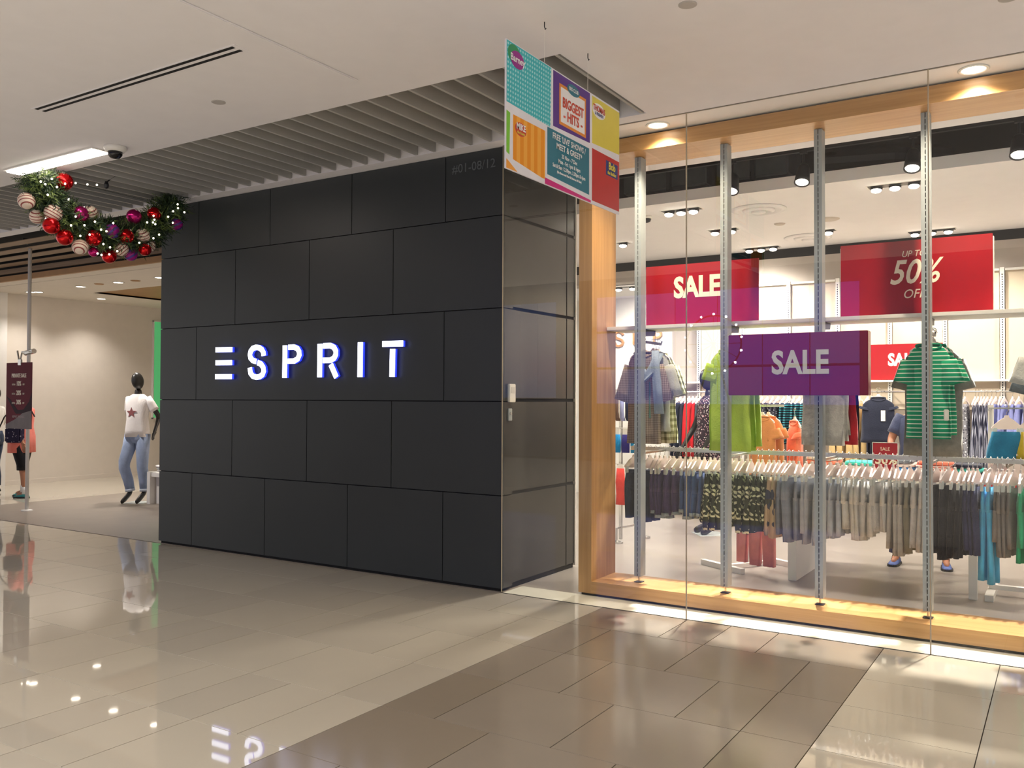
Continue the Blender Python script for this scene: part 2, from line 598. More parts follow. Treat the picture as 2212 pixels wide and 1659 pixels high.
shop_floor = MB().box(-13.0, 3.2, 5.93, 14, -0.25, 0).build('floor', M['mat_floor'])
tag(shop_floor, kind='structure')
MB().box(-3.83, 3.2, 5.908, 6.21, -0.2, 0.001).build('threshold', M['strip'], shop_floor)
MB().box(-7.9, 3.2, 6.212, 14, -0.2, 0.0012).build('sales_floor', M['shop_floor'], shop_floor)
MB().box(-16.5, -13.0, 5.93, 14, -0.2, 0.0012).build('entrance_paving', M['tile_light'], shop_floor)

# ------------------------------------------------------------------ charcoal wall and its return
wall = MB().box(-8.215, -3.87, 5.945, 7.165, 0, 4.3).build('wall_front', M['joint'])
tag(wall, kind='structure')
WZ = [(0.022, 0.772), (0.772, 1.533), (1.533, 2.29), (2.29, 3.043), (3.043, 3.6)]
WX = [[-7.69, -6.601, -5.518, -4.441], [-7.079, -6.037, -5.006], [-7.641, -4.436], [-7.05, -6.02, -4.997], [-7.621, -6.554, -5.489, -4.427]]
G = 0.004
for (z0, z1), xs in zip(WZ, WX):
    xs = [-8.235] + xs + [-3.845]
    for a, b in zip(xs, xs[1:]):
        MB().box(a + G, b - (G if b != -3.845 else 0), 5.924, 5.946, z0 + G, z1 - G).build('panel', M['wall_dark'], wall)
    for a, b in ((5.947, 6.074), (6.078, 7.003), (7.018, 7.181)):
        MB().box(-3.871, -3.845 - (0.012 if a > 6 else 0), a, b, z0 + G + (0.02 if a > 6 else 0), z1 - G).build('return_panel', M['wall_ret'], wall)
MB().box(-8.235, -8.21, 5.946, 7.181, 0.022, 3.6).build('end_panel', M['wall_dark'], wall)
MB().box(-8.235, -3.845, 7.166, 7.181, 0.022, 3.6).build('back_panel', M['white'], wall)

num = text_mesh('#01-08/12', 0.105, pm('unit_number', (96, 102, 104), rough=0.4), depth=0.001)
o = place('unit_number', num, None, (-4.14, 5.922, 3.475), RX)
tag(o, 'small grey unit number #01-08/12 high on the charcoal wall', 'sign')

rd = thing('access_reader', 'small white card reader on the dark return wall by the glass edge', 'switch', (-3.845, 6.04, 1.60))
MB().box(0.0, 0.025, -0.045, 0.045, -0.075, 0.075, 0.004).build('case', M['white'], rd)
MB().box(0.0252, 0.027, -0.03, 0.03, 0.0, 0.05).build('reader_face', M['alu_side'], rd)
lk = thing('key_lock', 'small steel key lock below the white card reader', 'lock', (-3.845, 6.025, 1.425))
MB().box(0.0, 0.012, -0.028, 0.028, -0.05, 0.05, 0.003).build('plate', M['alu'], lk)
MB().lathe([(0, 0.0), (0.012, 0.0), (0.012, 0.02), (0, 0.02)], (0.0, 0, 0.01), 14, 'X').build('cylinder', M['chrome'], lk)

# the lit letters: each piece a solid of its own, white face, back made to glow blue to imitate the halo
LET = {'E': [[(-7.279, 2.04), (-7.037, 2.036)], [(-7.278, 1.909), (-7.039, 1.906)], [(-7.281, 1.768), (-7.04, 1.766)]],
       'S': [[(-6.58, 1.964), (-6.584, 1.994), (-6.606, 2.024), (-6.647, 2.044), (-6.689, 2.049), (-6.734, 2.039), (-6.765, 2.011), (-6.775, 1.978), (-6.766, 1.947), (-6.734, 1.921), (-6.687, 1.91)],
             [(-6.662, 1.899), (-6.616, 1.883), (-6.585, 1.85), (-6.577, 1.814), (-6.595, 1.78), (-6.635, 1.761), (-6.68, 1.756), (-6.73, 1.767), (-6.764, 1.797), (-6.775, 1.851)]],
       'P': [[(-6.287, 2.055), (-6.29, 1.746)], [(-6.239, 2.036), (-6.166, 2.036), (-6.122, 2.02), (-6.099, 1.99), (-6.096, 1.96), (-6.116, 1.924), (-6.164, 1.904), (-6.243, 1.904)]],
       'R': [[(-5.83, 2.055), (-5.832, 1.747)], [(-5.786, 2.036), (-5.698, 2.036), (-5.654, 2.018), (-5.631, 1.985), (-5.632, 1.95), (-5.653, 1.919), (-5.697, 1.902), (-5.788, 1.902)], [(-5.692, 1.863), (-5.622, 1.745)]],
       'I': [[(-5.333, 2.055), (-5.336, 1.744)]],
       'T': [[(-5.074, 2.031), (-4.845, 2.029)], [(-4.959, 1.985), (-4.964, 1.742)]]}
shop_sign = thing('shop_sign', 'lit white stencil letters of the shop name on the charcoal wall', 'sign', (-6.0, 5.924, 1.9))
for ch, parts in LET.items():
    face, back = MB(), MB()
    for p in parts:
        wd = 0.052 if ch in 'S' else 0.05
        if len(p) == 2 and abs(p[0][0] - p[1][0]) < 0.03:
            wd = 0.053
        q = [(a + 6.0, b - 1.9) for a, b in p]
        face.stroke(q, wd, 'XZ', -0.05, -0.04)
        back.stroke(q, wd, 'XZ', -0.04, -0.014)
    fo = face.build('letter', M['sign_white'], shop_sign)
    back.build('letter_halo_back', M['sign_blue'], fo)

# ------------------------------------------------------------------ mall ceiling
ceiling = MB().box(-16.5, 3.2, -1.6, 4.51, 3.6, 3.75).box(-2.53, 3.2, 4.51, 5.91, 3.6, 3.75).box(-3.845, 3.2, 5.922, 6.23, 3.602, 3.75).build('ceiling', M['ceil'])
tag(ceiling, kind='structure')
MB().box(-16.5, -2.53, 5.775, 5.944, 3.6, 3.76).build('edge_trim', M['ceil'], ceiling)
MB().box(-16.5, -2.2, 4.5, 6.0, 4.15, 4.25).box(-16.5, -2.53, 4.46, 4.51, 3.75, 4.2).box(-2.50, -2.45, 4.5, 5.93, 3.75, 4.2).build('void_lining', M['black'], ceiling)
# a shallow plaster rib
MB().box(-3.93, -3.835, -1.0, 4.19, 3.588, 3.602, 0.004).build('plaster_rib', M['ceil'], ceiling)
_sl = MB().box(-0.011, 0.011, 4.515, 5.77, 3.603, 3.80).mesh('slat', M['slat'])
for k in range(46):
    place('slat', _sl, ceiling, (-2.562 - 0.1868 * k, 0, 0))
# slatted timber over the entrance
soffit = MB().box(-16.5, -8.2, 5.95, 8.6, 3.78, 3.83).build('ceiling', M['joint'])
tag(soffit, kind='structure')
_bd = MB().box(-16.5, -8.2, 0, 0.175, 3.6, 3.608).mesh('slat', M['brown'])
for k in range(4):
    place('slat', _bd, soffit, (0, 6.20 + 0.325 * k, 0))
_fb = MB().box(-16.5, -8.2, 7.41, 7.45, 0, 0.075).mesh('slat', M['brown'])
place('slat', _fb, soffit, (0, 0, 3.505))
MB().box(-16.5, -8.2, 7.40, 7.45, 3.386, 3.47).build('edge_board', M['bronze'], soffit)
MB().box(-16.5, -8.2, 7.47, 7.49, 3.40, 3.79).build('void_lining', M['joint'], soffit)
ent_c = MB().box(-15.9, -8.0, 7.45, 7.69, 3.386, 3.45).box(-15.9, -8.0, 7.71, 9.0, 3.386, 3.45).box(-15.9, -14.41, 9.0, 13.3, 3.386, 3.45).box(-14.41, -8.0, 10.9, 13.3, 3.386, 3.45).build('ceiling', M['cream'])
tag(ent_c, kind='structure')
MB().box(-14.41, -8.0, 9.0, 10.9, 3.415, 3.46).box(-14.43, -14.41, 9.0, 10.9, 3.387, 3.45).box(-14.41, -8.0, 10.88, 10.9, 3.387, 3.45).box(-14.41, -8.0, 8.99, 9.01, 3.387, 3.45).build('bronze_coffer', M['bronze'], ent_c)

# shop ceiling: front strip, black void with ducts, dropped ceiling, black slot
shop_c = MB().box(-7.9, 3.2, 8.0, 11.2, 3.47, 3.575).build('ceiling', M['ceil'])
tag(shop_c, kind='structure')
MB().box(-3.845, 3.2, 6.637, 6.80, 3.472, 3.6).build('front_strip', M['ceil'], shop_c)
MB().box(-8.2, 3.2, 6.2, 12.2, 4.35, 4.4).box(-3.9, 3.2, 6.75, 6.80, 3.6, 4.4).box(-8.2, 3.2, 11.55, 11.6, 3.33, 4.4).box(-8.2, -7.9, 7.2, 12.2, 3.47, 4.4).build('void_lining', M['black'], shop_c)
MB().box(-7.9, -4.5, 11.45, 13.2, 3.2, 3.3).build('rear_soffit', M['ceil'], shop_c)
MB().box(-7.9, -4.52, 11.2, 11.5, 3.2, 3.352).build('header', M['grey_hdr'], shop_c)
# ducts in the void
dct = thing('air_duct', 'grey sheet steel air duct up in the black ceiling void', 'duct', (0, 0, 0))
d_ = MB().box(-3.9, -3.0, 8.3, 8.8, 3.68, 4.0, 0.02).build('duct_section', M['duct'], dct)
MB().box(-2.9, -2.2, 8.3, 8.8, 3.68, 4.02, 0.02).build('duct_section', M['duct'], dct)
MB().tube([(-1.9, 8.4, 3.78), (-1.3, 8.4, 3.74), (-0.9, 8.7, 3.74)], 0.11, 12).build('flexible_hose', M['darkmetal'], dct)
for x in (-3.4, -2.55):
    MB().box(x, x + 0.04, 8.25, 8.85, 3.66, 4.1).build('strap', M['darkmetal'], dct)

# ------------------------------------------------------------------ shop walls
bw = MB().box(-4.52, 3.2, 11.185, 11.4, 0, 3.352).build('wall_back', M['grey_hdr'])
tag(bw, kind='structure')
MB().box(-4.52, 3.2, 11.17, 11.19, 0, 1.45).build('lower_panel', M['grey_low'], bw)
UPX = [-4.13, -3.54, -2.95, -2.36, -1.77, -1.18, -0.605, -0.015, 0.575]
for a, b in zip(UPX, UPX[1:]):
    MB().box(a + 0.03, b - 0.03, 11.16, 11.19, 1.45, 3.02).build('panel', M['back_cream'], bw)
    MB().box(a + 0.03, b - 0.03, 11.13, 11.16, 3.005, 3.03).build('panel_cap', M['white'], bw)
_up = MB().box(-0.022, 0.022, 11.125, 11.165, 0.2, 3.04).mesh('upright', M['white'])
_us = MB()
for k in range(60):
    _us.box(-0.005, 0.005, 11.1235, 11.13, 1.3 + k * 0.028, 1.316 + k * 0.028)
_us = _us.mesh('slot_row', M['joint'])
for x in UPX:
    u_ = place('upright', _up, bw, (x, 0, 0))
    s_ = place('slot_row', _us, u_); s_['kind'] = 'stuff'
wl = MB().box(-4.62, -4.52, 11.185, 13.2, 0, 3.3).build('wall_side', M['white'])
tag(wl, kind='structure')
wr = MB().box(-8.2, -4.5, 13.0, 13.2, 0, 3.3).build('wall_rear', M['white'])
tag(wr, kind='structure')
we = MB().box(-15.98, -15.777, 7.0, 13.3, 0, 3.5).build('wall_left', M['cream'])
tag(we, kind='structure')
MB().box(-15.98, -15.70, 5.96, 8.22, 0, 3.5).build('pilaster', M['white'], we)
bl = MB().box(-15.777, -15.765, 8.22, 13.2, 0, 0.08).build('baseboard_left', M['cream'])
tag(bl, kind='structure')
wb2 = MB().box(-15.98, -8.2, 13.2, 13.4, 0, 3.5).build('wall_end', M['cream'])
tag(wb2, kind='structure')
wri = MB().box(2.6, 2.8, 6.2, 11.4, 0, 3.6).build('wall_right', M['cream'])
tag(wri, kind='structure')

# wooden letters on the bright rear wall
wl_t = thing('wall_letters', 'large wooden letters on the bright white wall deep in the shop', 'sign', (-5.8, 13.0, 2.54))
SP = [[(0.07, 0.06), (0.06, 0.095), (0.0, 0.12), (-0.06, 0.1), (-0.075, 0.06), (-0.05, 0.02), (0.0, 0.0)], [(0.0, 0.0), (0.05, -0.02), (0.075, -0.06), (0.06, -0.1), (0.0, -0.12), (-0.06, -0.1), (-0.075, -0.06)]]
l_ = MB()
for p in SP:
    l_.stroke([(a - 0.365, b) for a, b in p], 0.036, 'XZ', -0.04, -0.003)
l_.build('letter', M['oakX'], wl_t)
MB().stroke([(-0.1, 0.12), (-0.1, -0.1)], 0.036, 'XZ', -0.04, -0.003).build('letter', M['oakX'], wl_t)
l_ = MB().stroke([(0.25, 0.12), (0.25, -0.1)], 0.036, 'XZ', -0.04, -0.003)
l_.stroke([(0.28, 0.1), (0.33, 0.1), (0.365, 0.07), (0.365, 0.03), (0.33, 0.0), (0.28, 0.0)], 0.034, 'XZ', -0.04, -0.003)
l_.build('letter', M['oakX'], wl_t)

# ------------------------------------------------------------------ glass front and oak display frame
win = struct('window_1')
for a, b in ((-3.842, -2.2885), (-2.2805, -0.7185), (-0.7105, 1.2)):
    MB().box(a, b, 5.912, 5.922, 0.0, 3.6).build('pane', M['glass'], win)
for x in (-2.2845, -0.7145):
    MB().box(x - 0.0035, x + 0.0035, 5.912, 5.922, 0.002, 3.6).build('sealant', M['seal'], win)
MB().box(-3.8445, -3.842, 5.910, 5.922, 0.002, 3.6).build('sealant', M['seal'], win)
MB().box(-3.845, 1.2, 5.908, 5.926, 3.597, 3.603).build('head_channel', pm('head_channel', (120, 118, 112), rough=0.5), win)
MB().box(-3.845, 1.2, 5.904, 5.912, 0.0005, 0.003).build('floor_channel', pm('floor_channel', (60, 58, 54), rough=0.5), win)

frame = struct('trim_1')
YW0, YW1 = 6.2, 6.635
MB().box(-3.183, 1.4, YW0, YW1, 0.02, 0.115).build('sill_board', M['oakX'], frame)
MB().box(-3.298, -3.183, YW0, YW1, 0.02, 3.587).build('jamb_board', M['oakZ'], frame)
MB().box(-3.183, 1.4, YW0, YW1, 3.472, 3.587).build('head_board', M['oakX'], frame)
MB().box(-3.28, 1.4, YW0 + 0.02, YW1, 0.001, 0.02).build('plinth', M['joint'], frame)

# slotted posts
POSTX = [-2.858, -2.16, -1.478, -0.787]
post_names = ['slotted metal display post standing first from the oak jamb', 'slotted metal display post standing second from the oak jamb', 'slotted metal display post behind the hanging sale box', 'slotted metal display post in front of the green striped shirt']
P0 = thing('display_post', post_names[0], 'post', (POSTX[0], 6.39, 0.115), 0, 'slotted posts in the window')
mb = MB()
mb.box(-0.027, -0.0032, -0.035, 0.060, 0.05, 3.352).box(0.0032, 0.027, -0.035, 0.060, 0.05, 3.352)
mb.build('channel', M['alu'], P0)
MB().box(-0.0031, 0.0031, -0.027, 0.03, 0.05, 3.352).build('channel_web', M['joint'], P0)
mb = MB()
for k in range(80):
    mb.box(-0.0031, 0.0031, -0.034, -0.028, 0.07 + k * 0.041, 0.080 + k * 0.041)
sr = mb.build('slot_bridge', M['alu'], P0); sr['kind'] = 'stuff'
MB().tube([(0, 0, 0.004), (0, 0, 0.06)], 0.008, 10).build('foot_rod', M['chrome'], P0)
MB().box(-0.03, 0.03, -0.03, 0.03, 0.0005, 0.006).build('foot_plate', M['darkmetal'], P0)
for x, nm in zip(POSTX[1:], post_names[1:]):
    dup(P0, (x, 6.39, 0.115), 0, nm)

# white shelf across the posts
sh = thing('display_shelf', 'long white shelf fixed across the window posts under the sale signs', 'shelf', (-1.2, 6.46, 2.115))
MB().box(-1.98, 1.9, 0.0, 0.36, 0.0, 0.028, 0.003).build('board', M['white'], sh)
for x in POSTX:
    MB().prism([(0.0, 0.0), (0.22, 0.0), (0.20, -0.045), (0.0, -0.06)], 'YZ', x + 1.2 - 0.014, x + 1.2 + 0.014).build('bracket', M['darkmetal'], sh)

# ------------------------------------------------------------------ signs in the window
def board_sign(name, label, x0, x1, y0, y1, z0, z1, mat, group=None, back=None):
    t = thing(name, label, 'sign', ((x0 + x1) / 2, y0, z0), 0, group)
    w = (x1 - x0) / 2
    MB().box(-w, w, 0, y1 - y0, 0, z1 - z0, 0.002).build('board', mat, t)
    return t


def letters(t, s, size, x, z, mat=None, bold=0.0, shear=0.0, y=-0.0006, sx=1.0, name='lettering'):
    me = text_mesh(s, size, mat or M['ivory'], bold, shear, sx=sx)
    return place(name, me, t, (x, y, z), RX)


s1 = board_sign('sale_sign', 'red SALE board standing on the white shelf near the oak jamb', -2.895, -1.972, 6.60, 6.612, 2.144, 2.63, M['red'])
letters(s1, 'SALE', 0.225, -0.03, 0.293, bold=0.009, sx=0.80)
s2 = board_sign('sale_sign', 'red UP TO 50% OFF board with a white rim standing on the shelf', -1.378, -0.412, 6.60, 6.612, 2.144, 2.665, M['red'])
letters(s2, 'UP TO', 0.062, 0.0, 0.425, shear=0.25, sx=0.85)
letters(s2, '50%', 0.235, 0.0, 0.293, shear=0.3, bold=0.0035, sx=0.80)
letters(s2, 'OFF', 0.088, 0.0, 0.145, shear=0.25, sx=0.9)
MB().box(-0.488, 0.49, 0.0125, 0.05, 0.0, 0.505, 0.002).build('rim', M['white'], s2)
t = thing('sale_box', 'dark red SALE box hanging in front of the third window post', 'sign', (-1.60, 6.21, 1.585))
MB().box(-0.478, 0.478, 0.0, 0.10, 0.0, 0.436, 0.004).build('box', M['red_dark'], t)
letters(t, 'SALE', 0.225, 0.03, 0.222, pm('box_lettering', (214, 212, 202), rough=0.5), bold=0.007, sx=0.82)
MB().box(0.118, 0.126, 0.10, 0.145, 0.25, 0.3).build('hook', M['chrome'], t)
s3 = board_sign('sale_sign', 'red SALE board on the lit back wall behind the green striped shirt', -1.975, -1.2, 11.085, 11.1, 1.795, 2.215, M['red'])
letters(s3, 'SALE', 0.195, -0.03, 0.23, bold=0.008, sx=0.8)
s4 = board_sign('rack_sign', 'small red SALE 50% card in a clear frame above the clothes rail', -1.366, -1.176, 7.75, 7.76, 0.935, 1.202, M['red'])
letters(s4, 'SALE', 0.039, 0.0, 0.216, sx=0.9)
letters(s4, '50%', 0.10, 0.005, 0.125, bold=0.003)
MB().box(-0.100, -0.0955, -0.002, 0.012, -0.004, 0.271).box(0.0955, 0.100, -0.002, 0.012, -0.004, 0.271).box(-0.100, 0.100, -0.002, 0.012, 0.2675, 0.271).build('frame', M['clear'], s4)
MB().box(-0.10, 0.10, -0.03, 0.04, -0.0095, -0.001).build('foot', M['clear'], s4)

# ------------------------------------------------------------------ garments
def wav(k, n, *amps):
    """A closed wave round a ring: folds of cloth."""
    return sum(a * math.sin(m * 2 * PI * k / n + p) for m, a, p in amps)


def cloth_loft(mb, rings, n=20, seed=0, fold=0.12, cap0=True, cap1=False, sq=2.6, nf=(3, 5, 8)):
    """rings: (centre, u, v, ru, rv, amount); superellipse sections with folds that grow downwards."""
    rng = random.Random(seed)
    ph = [rng.uniform(0, 6.28) for _ in range(3)]
    R = []
    for j, (c, u, v, ru, rv, am) in enumerate(rings):
        c, u, v = Vector(c), Vector(u), Vector(v)
        ring = []
        for k in range(n):
            a = 2 * PI * k / n
            ca, sa = math.cos(a), math.sin(a)
            x = math.copysign(abs(ca) ** (2 / sq), ca)
            y = math.copysign(abs(sa) ** (2 / sq), sa)
            w = am * fold * (0.9 * math.sin(nf[0] * a + ph[0] + j * 0.25) + 0.7 * math.sin(nf[1] * a + ph[1] - j * 0.3) + 0.4 * math.sin(nf[2] * a + ph[2]))
            ring.append(c + u * (ru * x * (1 + 0.12 * w)) + v * (rv * (y + w * 1.6)))
        R.append(ring)
    mb.rings(R, cap0, cap1)
    return mb


EX, EY, EZ = (1, 0, 0), (0, 1, 0), (0, 0, 1)


def tee_meshes(tag_, mats, hw, L, sleeve=0.16, seed=0, deep=0.03, neck=0.075, flare=1.05, drop=0.07):
    """Body, two sleeves and a neckband of a shirt on a hanger; origin on the arm it hangs from, facing -Y."""
    z0 = -0.105
    sh = hw * 1.0
    rings = [((0, 0.004, z0 + 0.004), EX, EY, neck, 0.012, 0.0), ((0, 0, z0 - 0.012), EX, EY, neck + 0.016, 0.018, 0.0), ((0, 0, z0 - drop * 0.55), EX, EY, neck + (sh - neck) * 0.62, 0.024, 0.2), ((0, 0, z0 - drop), EX, EY, sh * 0.96, deep * 0.9, 0.35),
             ((0, 0, z0 - drop - 0.05), EX, EY, sh * 0.99, deep, 0.5), ((0, 0, z0 - drop - 0.14), EX, EY, sh, deep, 0.7)]
    for i in range(1, 7):
        f = i / 6
        rings.append(((0.004 * math.sin(i + seed), 0.004 * math.cos(i * 2 + seed), z0 - drop - 0.14 - (L - drop - 0.14) * f), EX, EY, sh * (1 + (flare - 1) * f), deep * (1 - 0.1 * f), 0.7 + 0.8 * f))
    body = cloth_loft(MB(), rings, 28, seed, 0.2, True, True).mesh(tag_ + '_body', mats[0])
    sl = []
    for s in (-1, 1):
        a = Vector((s * sh * 0.80, 0, z0 - drop - 0.03))
        d = Vector((s * 0.26, 0.0, -0.965)).normalized()
        u = Vector((-d.z * s, 0, d.x * s)) * 1.0
        rr = []
        for i in range(5):
            f = i / 4
            rr.append((a + d * (sleeve + 0.03) * f, u, EY, 0.062 + 0.012 * f, deep * (0.72 + 0.25 * f), 0.3 + 0.6 * f))
        sl.append(cloth_loft(MB(), rr, 16, seed + s, 0.2, True, True).mesh(tag_ + '_sleeve', mats[0]))
    nb = MB()
    pts = [(neck * 1.04 * math.cos(t), -0.012 - 0.010 * max(0, -math.sin(t)), z0 + 0.004 + 0.034 * (math.sin(t) if math.sin(t) < 0 else 0.25 * math.sin(t))) for t in [2 * PI * k / 20 for k in range(21)]]
    nb.tube(pts, 0.007, 6, False)
    band = nb.mesh(tag_ + '_neckband', mats[1] if len(mats) > 1 else mats[0])
    for me in [body] + sl + [band]:
        me.polygons.foreach_set('use_smooth', [True] * len(me.polygons))
    return body, sl, band


def make_tee(label, mats, hw, L, loc, seed=0, group=None, yaw=0.0, name='t_shirt', tagged=False, cat='shirt', **kw):
    t = thing(name, label, cat, loc, yaw, group)
    body, sl, band = tee_meshes(name, mats, hw, L, seed=seed, **kw)
    place('body', body, t)
    for m in sl:
        place('sleeve', m, t)
    place('neckband', band, t)
    if tagged:
        MB().box(hw * 0.72, hw * 0.72 + 0.03, -kw.get('deep', 0.03) - 0.026, -kw.get('deep', 0.03) - 0.014, -L * 0.97, -L * 0.97 + 0.075, 0.004).build('security_tag', M['tagwhite'], t)
    return t


# hangers: a white plastic clip hanger for trousers, and a wider one for tops
def hanger_meshes(hw, clips, mat):
    body = MB()
    out = [(-0.013, -0.062), (-0.016, -0.078), (-0.05, -0.100), (-hw, -0.150), (-hw - 0.004, -0.164), (-hw + 0.012, -0.172), (hw - 0.012, -0.172), (hw + 0.004, -0.164), (hw, -0.150), (0.05, -0.100), (0.016, -0.078), (0.013, -0.062)]
    if not clips:
        out = [(-0.012, -0.055), (-0.016, -0.072), (-0.05, -0.088), (-hw, -0.132), (-hw - 0.006, -0.15), (-hw + 0.01, -0.155), (-0.05, -0.115), (0.0, -0.105), (0.05, -0.115), (hw - 0.01, -0.155), (hw + 0.006, -0.15), (hw, -0.132), (0.05, -0.088), (0.016, -0.072), (0.012, -0.055)]
    body.prism(out, 'YZ', -0.006, 0.006)
    hk = MB().tube([(0, 0, -0.058), (0, 0, -0.035), (0, 0.012, -0.026)] + [(0, 0.019 * math.cos(a), 0.002 + 0.019 * math.sin(a)) for a in [-1.0 + 0.42 * i for i in range(11)]], 0.0022, 6)
    cl = MB().box(-0.009, 0.009, -0.013, 0.013, -0.215, -0.16, 0.002)
    return body.mesh('hanger_body', mat), hk.mesh('hanger_hook', M['chrome']), cl.mesh('hanger_clip', M['clear'])


HB, HH, HC = hanger_meshes(0.105, True, M['plastic'])
HS = hanger_meshes(0.115, False, M['plastic'])


def make_hanger(label, loc, yaw, group, clips=True):
    t = thing('clip_hanger' if clips else 'shirt_hanger', label, 'hanger', loc, yaw, group)
    a = (HB, HH, HC) if clips else HS
    place('body', a[0], t)
    place('hook', a[1], t)
    if clips:
        place('clip', a[2], t, (0, -0.082, 0))
        place('clip', a[2], t, (0, 0.082, 0))
    return t


# trousers hang in the YZ plane of their hanger, waist at z = -0.19
def trouser_mesh(name, mat, L, seed, hw=0.105, leg=0.05, dx=0.019, cuff=None, flare=1.0, crotch=0.17, bloom=False):
    mb = MB()
    z = -0.19
    U, V = EY, EX
    if bloom:
        rr = [((0, 0, z), U, V, hw * 0.86, dx * 0.7, 0.3), ((0, 0, z - 0.04), U, V, hw * 0.92, dx * 0.9, 0.8)]
        for i in range(1, 7):
            f = i / 6
            rr.append(((0, 0, z - 0.04 - (L - 0.04) * f), U, V, hw * (0.92 + 0.26 * math.sin(f * PI * 0.62)), dx * (1.0 + 0.9 * f if f < 0.9 else 1.2), 1.0 + f))
        cloth_loft(mb, rr, 22, seed, 0.22, True, True)
        mats = [mat]
    else:
        cloth_loft(mb, [((0, 0, z), U, V, hw * 0.86, dx * 0.6, 0.2), ((0, 0, z - 0.05), U, V, hw * 0.93, dx * 0.8, 0.5), ((0, 0, z - crotch * 0.6), U, V, hw, dx, 0.8), ((0, 0, z - crotch), U, V, hw * 1.02, dx, 0.9)], 20, seed, 0.18, True, True)
        rng = random.Random(seed)
        for s in (-1, 1):
            rr = []
            sw = rng.uniform(-0.012, 0.018)
            LL = L - rng.uniform(0, 0.02)
            for i in range(6):
                f = i / 5
                rr.append(((sw * f, s * (hw * 0.5 + 0.010 * f * flare), z - crotch + 0.02 - (LL - crotch + 0.02) * f), U, V, (hw * 0.5) * (1 - 0.14 * f) * (1 + (flare - 1) * f), dx * (1.0 - 0.1 * f), 0.8 + 0.5 * f))
            cloth_loft(mb, rr, 14, seed + 5 + s, 0.2, False, True)
            if cuff:
                mb.cur = 1
                e = rr[-1]
                c = Vector(e[0])
                cloth_loft(mb, [(c + Vector((0, 0, 0.022)), U, V, e[3] + 0.004, e[4] + 0.004, 0.8), (c + Vector((0, 0, -0.004)), U, V, e[3] + 0.005, e[4] + 0.005, 0.8)], 14, seed + 9, 0.1, True, True)
                mb.cur = 0
        mats = [mat, cuff] if cuff else [mat]
    me = mb.mesh(name, mats)
    me.polygons.foreach_set('use_smooth', [True] * len(me.polygons))
    return me


F = {}
F['denim_dark'] = fabric('dark_denim', (40, 54, 78), var=0.25, scale=14)
F['denim_violet'] = fabric('violet_denim', (70, 60, 100), var=0.3, scale=12)
F['denim_blue'] = fabric('blue_denim', (62, 88, 138), var=0.3, scale=12)
F['cuff'] = fabric('denim_cuff', (150, 164, 172))
F['leaf'] = leafprint('leaf_print', (52, 60, 46), (208, 212, 182))
F['palm'] = cells('palm_print', (178, 160, 134), (60, 68, 88), scale=17, stretch=(0.4, 1, 0.6), thr=0.42, mark2=(70, 74, 70))
F['bluegrey'] = fabric('blue_grey_jersey', (158, 166, 176), var=0.1, scale=20)
F['slate'] = fabric('slate_jersey', (124, 134, 150), var=0.12, scale=20)
F['palegrey'] = fabric('pale_grey_jersey', (188, 189, 187), var=0.1, scale=24)
F['midgrey'] = fabric('mid_grey_jersey', (166, 165, 160), var=0.1, scale=24)
F['olive'] = fabric('olive_twill', (122, 120, 104), var=0.15)
F['blacknavy'] = fabric('black_navy_twill', (24, 26, 34), var=0.2)
F['navy'] = fabric('navy_twill', (46, 50, 84), var=0.2)
F['sky'] = fabric('sky_blue_jersey', (82, 178, 228), var=0.12)
F['charcoal'] = fabric('charcoal_jersey', (116, 114, 111), var=0.12)
F['green'] = fabric('green_jersey', (38, 168, 122), var=0.14)

# the long rail and its brackets
RAILY, RAILZ = 6.93, 1.140
rail = thing('clothes_rail', 'long steel clothes rail running behind the window posts', 'rail', (-1.2, RAILY, RAILZ))
MB().box(-1.98, 1.9, -0.008, 0.008, -0.022, 0.012, 0.003).build('tube', M['rail'], rail)
for x in POSTX:
    MB().box(x + 1.2 - 0.008, x + 1.2 + 0.008, -0.50, -0.008, -0.022, -0.006).build('bracket', M['chrome'], rail)

ORD = ['first', 'second', 'third', 'fourth', 'fifth', 'sixth', 'seventh', 'eighth', 'ninth', 'tenth', 'eleventh', 'twelfth', 'thirteenth', 'fourteenth']
